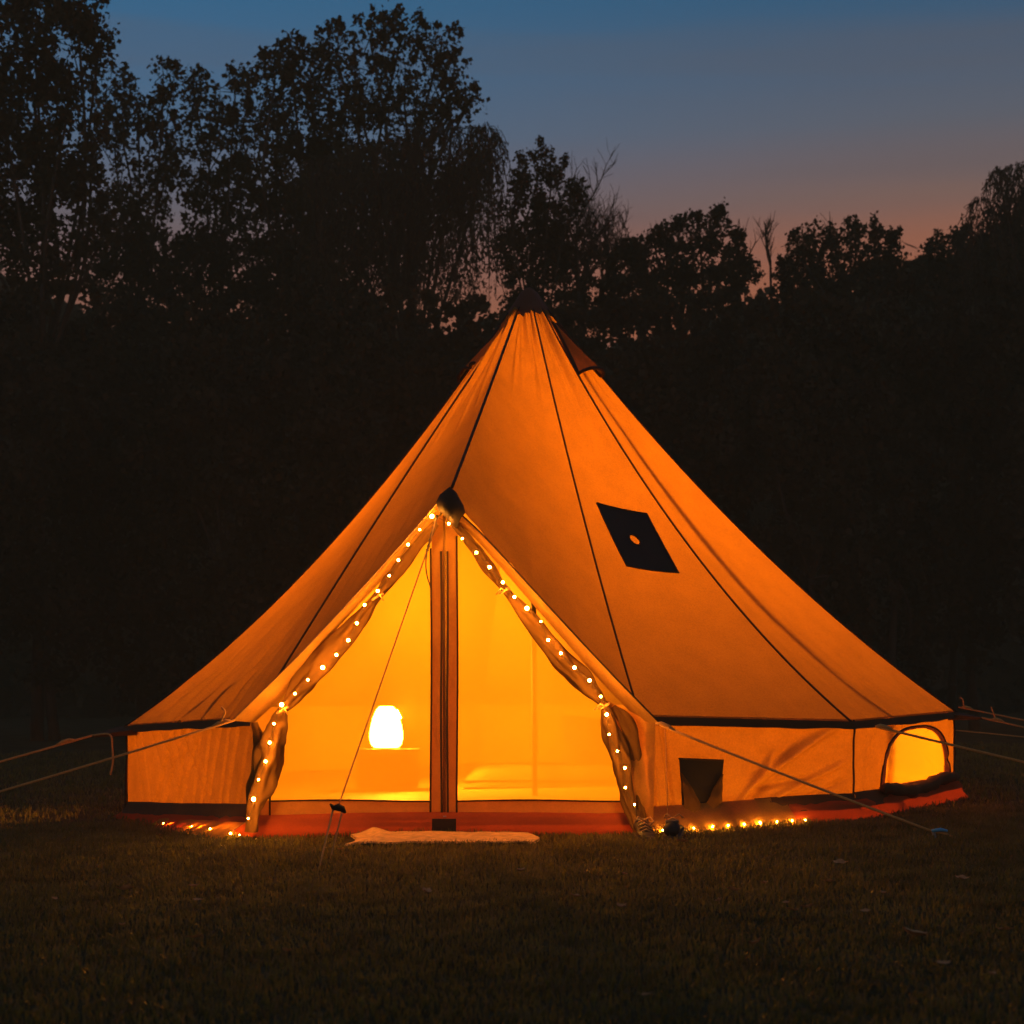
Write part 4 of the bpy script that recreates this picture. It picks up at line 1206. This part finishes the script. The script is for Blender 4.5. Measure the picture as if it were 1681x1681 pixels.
def willow(name, label, d, base_px, tops, seed, n_per=26, lobes=(), trunk_px=12):
    """tops: (px, py, spread px, hang px) crown heads whose strands droop"""
    r = np.random.default_rng(seed); k = d / F
    base = V(base_px, 1107, d); base.z = gz(base.x, base.y) - .02
    o = thing(name, base, label, 'tree', GT)
    fpt = V(base_px, 650, d); W = MB()
    W.tube([base, base.lerp(fpt, .5) + Vector((.1, 0, 0)), fpt], [trunk_px * k * 1.3, trunk_px * k, trunk_px * k * .8], 8)
    cc = []; aa = []
    S = MB()
    for (tx, ty, spx, hang) in tops:
        dd = d + r.uniform(-1, 1); head = V(tx, ty + 22, dd)
        W.tube([Vector(p) for p in catmull([tuple(fpt), tuple(fpt.lerp(head, .55) + Vector((r.normal() * .2, 0, .3))), tuple(head)], 5)], np.linspace(trunk_px * k * .35, .012, 11), 5)
        for s in range(n_per):
            a = r.uniform(0, 2 * math.pi); q = r.uniform(.15, 1) * spx * k
            up = r.uniform(.5, 1) * 22 * k
            tip = head + Vector((math.cos(a) * q, math.sin(a) * q, up * (1 - q / (spx * k) * .7)))
            ln = hang * k * r.uniform(.45, 1.1)
            pts = [head.lerp(tip, .4) + Vector((0, 0, up * .4)), tip]
            sw = Vector((math.cos(a), math.sin(a), 0)) * .12
            for j in range(1, 6): pts.append(tip + sw * math.sqrt(j / 5) + Vector((.03 * r.normal(), .03 * r.normal(), -ln * j / 5)))
            S.tube(pts, [.006] * len(pts), 3, cap=False)
            nl = int(ln / .05)
            P = np.array([tuple(p) for p in pts[1:]])
            tt = r.uniform(0, 4.999, nl); ii = tt.astype(int); fr_ = (tt - ii)[:, None]
            cc.append(P[ii] * (1 - fr_) + P[ii + 1] * fr_ + r.normal(size=(nl, 3)) * .022)
    W.build('trunk', M['bark'], o)
    S.build('strands', M['bark'], o)
    c = np.concatenate(cc)
    quads = [leaf_quads(c, 8 * k, r, 2.2, .3)]
    for (lx, ly, rx, ry, n) in lobes:
        u = r.normal(size=(n, 3)); u /= np.linalg.norm(u, axis=1)[:, None]
        p = np.array(V(lx, ly, d + .6)) + u * (r.uniform(0, 1, n) ** (1 / 2.6))[:, None] * np.array([rx * k, rx * k * .6, ry * k])
        quads.append(leaf_quads(p, 11 * k, r, 1.6, .34))
    fast_quads('crown', np.concatenate(quads), M['willow'], o, tuple(base))
    return o
willow('willow_tree', 'drooping willow under the big round tree, left of the tent top', 25, 680,
       [(520, 262, 50, 200), (560, 250, 50, 220), (610, 238, 55, 230), (660, 222, 55, 240), (700, 205, 50, 240), (740, 200, 40, 230), (770, 200, 36, 200), (800, 198, 24, 110), (815, 212, 12, 60), (790, 260, 40, 200), (740, 280, 60, 240), (660, 290, 70, 250), (580, 300, 70, 240)], 3,
       30, [(640, 320, 150, 90, 5200), (590, 430, 120, 90, 3600), (720, 420, 110, 110, 2600), (770, 300, 55, 70, 1500)])
willow('willow_tree', 'drooping willow at the right edge of the picture', 25, 1720,
       [(1665, 262, 22, 90), (1640, 268, 12, 60), (1690, 258, 30, 120), (1610, 318, 24, 70), (1640, 330, 30, 120), (1680, 320, 40, 150), (1720, 280, 60, 200), (1585, 366, 18, 60), (1625, 370, 36, 120)], 5,
       26, [(1690, 400, 85, 90, 5200), (1640, 440, 60, 70, 2600), (1750, 400, 80, 90, 2500)])
tree('conifer', 'small dark bushy tree between the willow and the bare twiggy tree', GT, 26, 880,
     [(888, 260, 20, 22), (905, 285, 26, 24), (850, 290, 22, 26), (880, 330, 40, 40), (935, 330, 28, 30), (910, 385, 50, 45), (870, 420, 60, 55), (930, 440, 50, 50), (880, 500, 70, 50), (960, 510, 60, 50), (920, 570, 70, 50), (840, 370, 30, 40)], 6.5, 18, 13, 21, 5, dens=1.3, fork=600, m='leaf2')
tree('elder_tree', 'broad spreading tree with flat leaf tufts right of the tent top', GT, 26, 1110,
     [(1180, 348, 7, 9), (1145, 362, 18, 9), (1115, 368, 10, 10), (1180, 372, 20, 14), (1210, 388, 12, 9), (1095, 390, 30, 16), (1150, 400, 46, 20), (1060, 412, 40, 18), (1205, 425, 22, 22), (1120, 440, 80, 34), (1030, 450, 40, 28), (1200, 465, 40, 30), (1090, 490, 100, 40), (1010, 500, 40, 40), (1230, 440, 22, 20), (1000, 430, 20, 22), (1035, 420, 22, 20), (1075, 395, 16, 12)], 7, 22, 13, 22, 6, dens=1.25, fork=620, shoots=.8, m='leaf2')
tree('leafy_shrub', 'bushy tree with many upright tops right of the bare saplings', GT, 26, 1390,
     [(1310, 405, 16, 22), (1335, 400, 18, 24), (1365, 395, 16, 20), (1405, 385, 22, 20), (1435, 385, 18, 18), (1460, 395, 16, 18), (1395, 420, 40, 26), (1330, 440, 40, 30), (1460, 425, 26, 24), (1290, 450, 28, 26), (1380, 465, 60, 30), (1450, 460, 44, 30), (1320, 490, 60, 30), (1482, 448, 14, 16)], 6.5, 20, 12, 23, 6, dens=1.35, fork=640, shoots=.9)
tree('leafy_shrub', 'sloping bushy tree beside the willow at the right edge', GT, 27, 1560,
     [(1524, 408, 10, 14), (1546, 398, 14, 16), (1572, 388, 18, 18), (1536, 432, 26, 20), (1584, 420, 36, 28), (1508, 446, 14, 14), (1550, 460, 60, 40), (1500, 470, 40, 30), (1610, 450, 50, 40)], 6.5, 20, 12, 24, 6, dens=1.4, fork=640, shoots=.7)

# bare trees
def bare(name, label, d, base_px, base_py, top_px, top_py, spread, depth, seed, r0=.03, group='bare leafless saplings behind the tent'):
    r = np.random.default_rng(seed); k = d / F
    base = V(base_px, 1107, d); base.z = gz(base.x, base.y) - .02
    o = thing(name, base, label, 'tree', group)
    p0 = V(base_px, base_py, d); W = MB(); B = MB()
    W.tube([base, base.lerp(p0, .5) + Vector((.06, 0, 0)), p0], [r0 * 1.5, r0 * 1.2, r0], 6)
    H = (V(top_px, top_py, d) - p0).length
    def grow(p, dirv, ln, rad, lev):
        n = 5; pts = [p]; q = p.copy(); dv = dirv.copy()
        for i in range(n):
            dv = (dv + Vector(r.normal(size=3)) * .10 + Vector((0, 0, .05))).normalized(); q = q + dv * ln / n; pts.append(q.copy())
        B.tube(pts, np.linspace(rad, rad * .35 + .0015, n + 1), 4, cap=False)
        if lev == 0: return
        for j in range(5):
            i = r.integers(1, n + 1)
            side = Vector((r.normal(), r.normal() * .5, abs(r.normal()) * .4)).normalized()
            nd = (dv + side * spread).normalized()
            grow(pts[i], nd, ln * r.uniform(.45, .7), max(.003, rad * .5), lev - 1)
    main = (V(top_px, top_py, d) - p0).normalized()
    for j in range(5 if spread > .7 else 3):
        grow(p0, (main + Vector((r.normal() * spread * .35, r.normal() * .1, 0))).normalized(), H * r.uniform(.42, .58), r0 * .8, depth)
    W.build('trunk', M['bark'], o); B.build('branches', M['bark'], o)
    return o
bare('bare_tree', 'twiggy leafless tree right of the willow, above the tent top', 26, 950, 480, 972, 268, .8, 3, 4, .035, group=None)
bare('bare_tree', 'second twiggy leafless tree leaning right of the tent top', 27, 990, 480, 1040, 320, .8, 3, 14, .028, group=None)
bare('bare_sapling', 'fan-shaped bare sapling in the dip of the treeline', 27, 1265, 440, 1268, 335, .5, 2, 8, .02)
bare('bare_sapling', 'thin bare sapling between the broad tree and the fan-shaped sapling', 27, 1222, 440, 1214, 340, .35, 1, 9, .014)
bare('bare_sapling', 'single upright bare whip over the many-topped bushy tree', 27, 1366, 420, 1367, 328, .3, 1, 10, .012)
bare('bare_sapling', 'short bare sapling at the left end of the many-topped bushy tree', 27, 1318, 430, 1316, 358, .4, 1, 12, .012)

# understory thicket: big dark bushes under the trees, each its own thing
bush_px = [(-60, 560, 150, 130), (90, 590, 120, 130), (230, 620, 120, 120), (370, 630, 120, 120), (520, 600, 140, 130), (660, 590, 130, 120), (790, 600, 120, 110), (930, 620, 110, 120), (1060, 600, 120, 110), (1190, 590, 120, 110), (1330, 590, 120, 100), (1470, 570, 120, 110), (1600, 550, 120, 120), (1740, 520, 120, 130)]
names_b = ['leftmost dense dark bush under the tallest tree', 'dense dark bush below the tallest tree', 'dense dark bush below the double-topped tree', 'dense dark bush below the flat-topped tree', 'dense dark bush below the stepped tree', 'dense dark bush under the left of the willow', 'dense dark bush left of the tent top', 'dense dark bush behind the tent top', 'dense dark bush just right of the tent top', 'dense dark bush under the broad tufted tree', 'dense dark bush under the bare saplings', 'dense dark bush under the many-topped bushy tree', 'dense dark bush under the sloping bushy tree', 'dense dark bush under the willow at the right edge']
for i, ((x, y, rx, ry), nm) in enumerate(zip(bush_px, names_b)):
    d = 23 + (i * 37 % 5) * .5
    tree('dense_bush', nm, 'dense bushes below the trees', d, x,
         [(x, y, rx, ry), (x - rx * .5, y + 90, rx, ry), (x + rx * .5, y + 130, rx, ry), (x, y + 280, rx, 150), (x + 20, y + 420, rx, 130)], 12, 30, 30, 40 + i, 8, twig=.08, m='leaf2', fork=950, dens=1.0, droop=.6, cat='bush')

# far wood behind everything: one mass
r = np.random.default_rng(99)
n = 150000
X = r.uniform(-26, 26, n); Y = r.uniform(24, 34, n)
dd = Y + D0; px = 840.5 + X / dd * F
prof_x = [-900, 0, 150, 300, 450, 600, 800, 900, 1000, 1200, 1400, 1500, 1681, 2600]
prof_y = [470, 480, 540, 590, 580, 540, 590, 580, 600, 530, 500, 470, 430, 430]
ty = np.interp(px, prof_x, prof_y) + np.array([40 * mnoise.noise(Vector((a * .012, 3, 1))) + 40 * mnoise.noise(Vector((a * .05, 7, b_))) for a, b_ in zip(px, Y)]) - 60 * r.uniform(0, 1, n) ** 6
top = HC + (1107 - ty) / F * dd
Z = top * r.beta(1.0, 1.15, n)
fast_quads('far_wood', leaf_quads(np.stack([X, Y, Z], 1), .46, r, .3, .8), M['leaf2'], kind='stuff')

# ------------------------------------------------------------------ added thin volume that lifts the dark wood from black to charcoal
m, N, L = mat('black_lift_haze')
pv = N('ShaderNodeVolumePrincipled'); pv.inputs['Density'].default_value = .0055; pv.inputs['Color'].default_value = (1, .93, .5, 1)
o = N('ShaderNodeOutputMaterial'); L(pv.outputs[0], o.inputs['Volume'])
b = MB(); b.box((0, 105, 6.5), 310, 300, 17); b.build('black_lift_haze', m, None, smooth=False, kind='stuff')
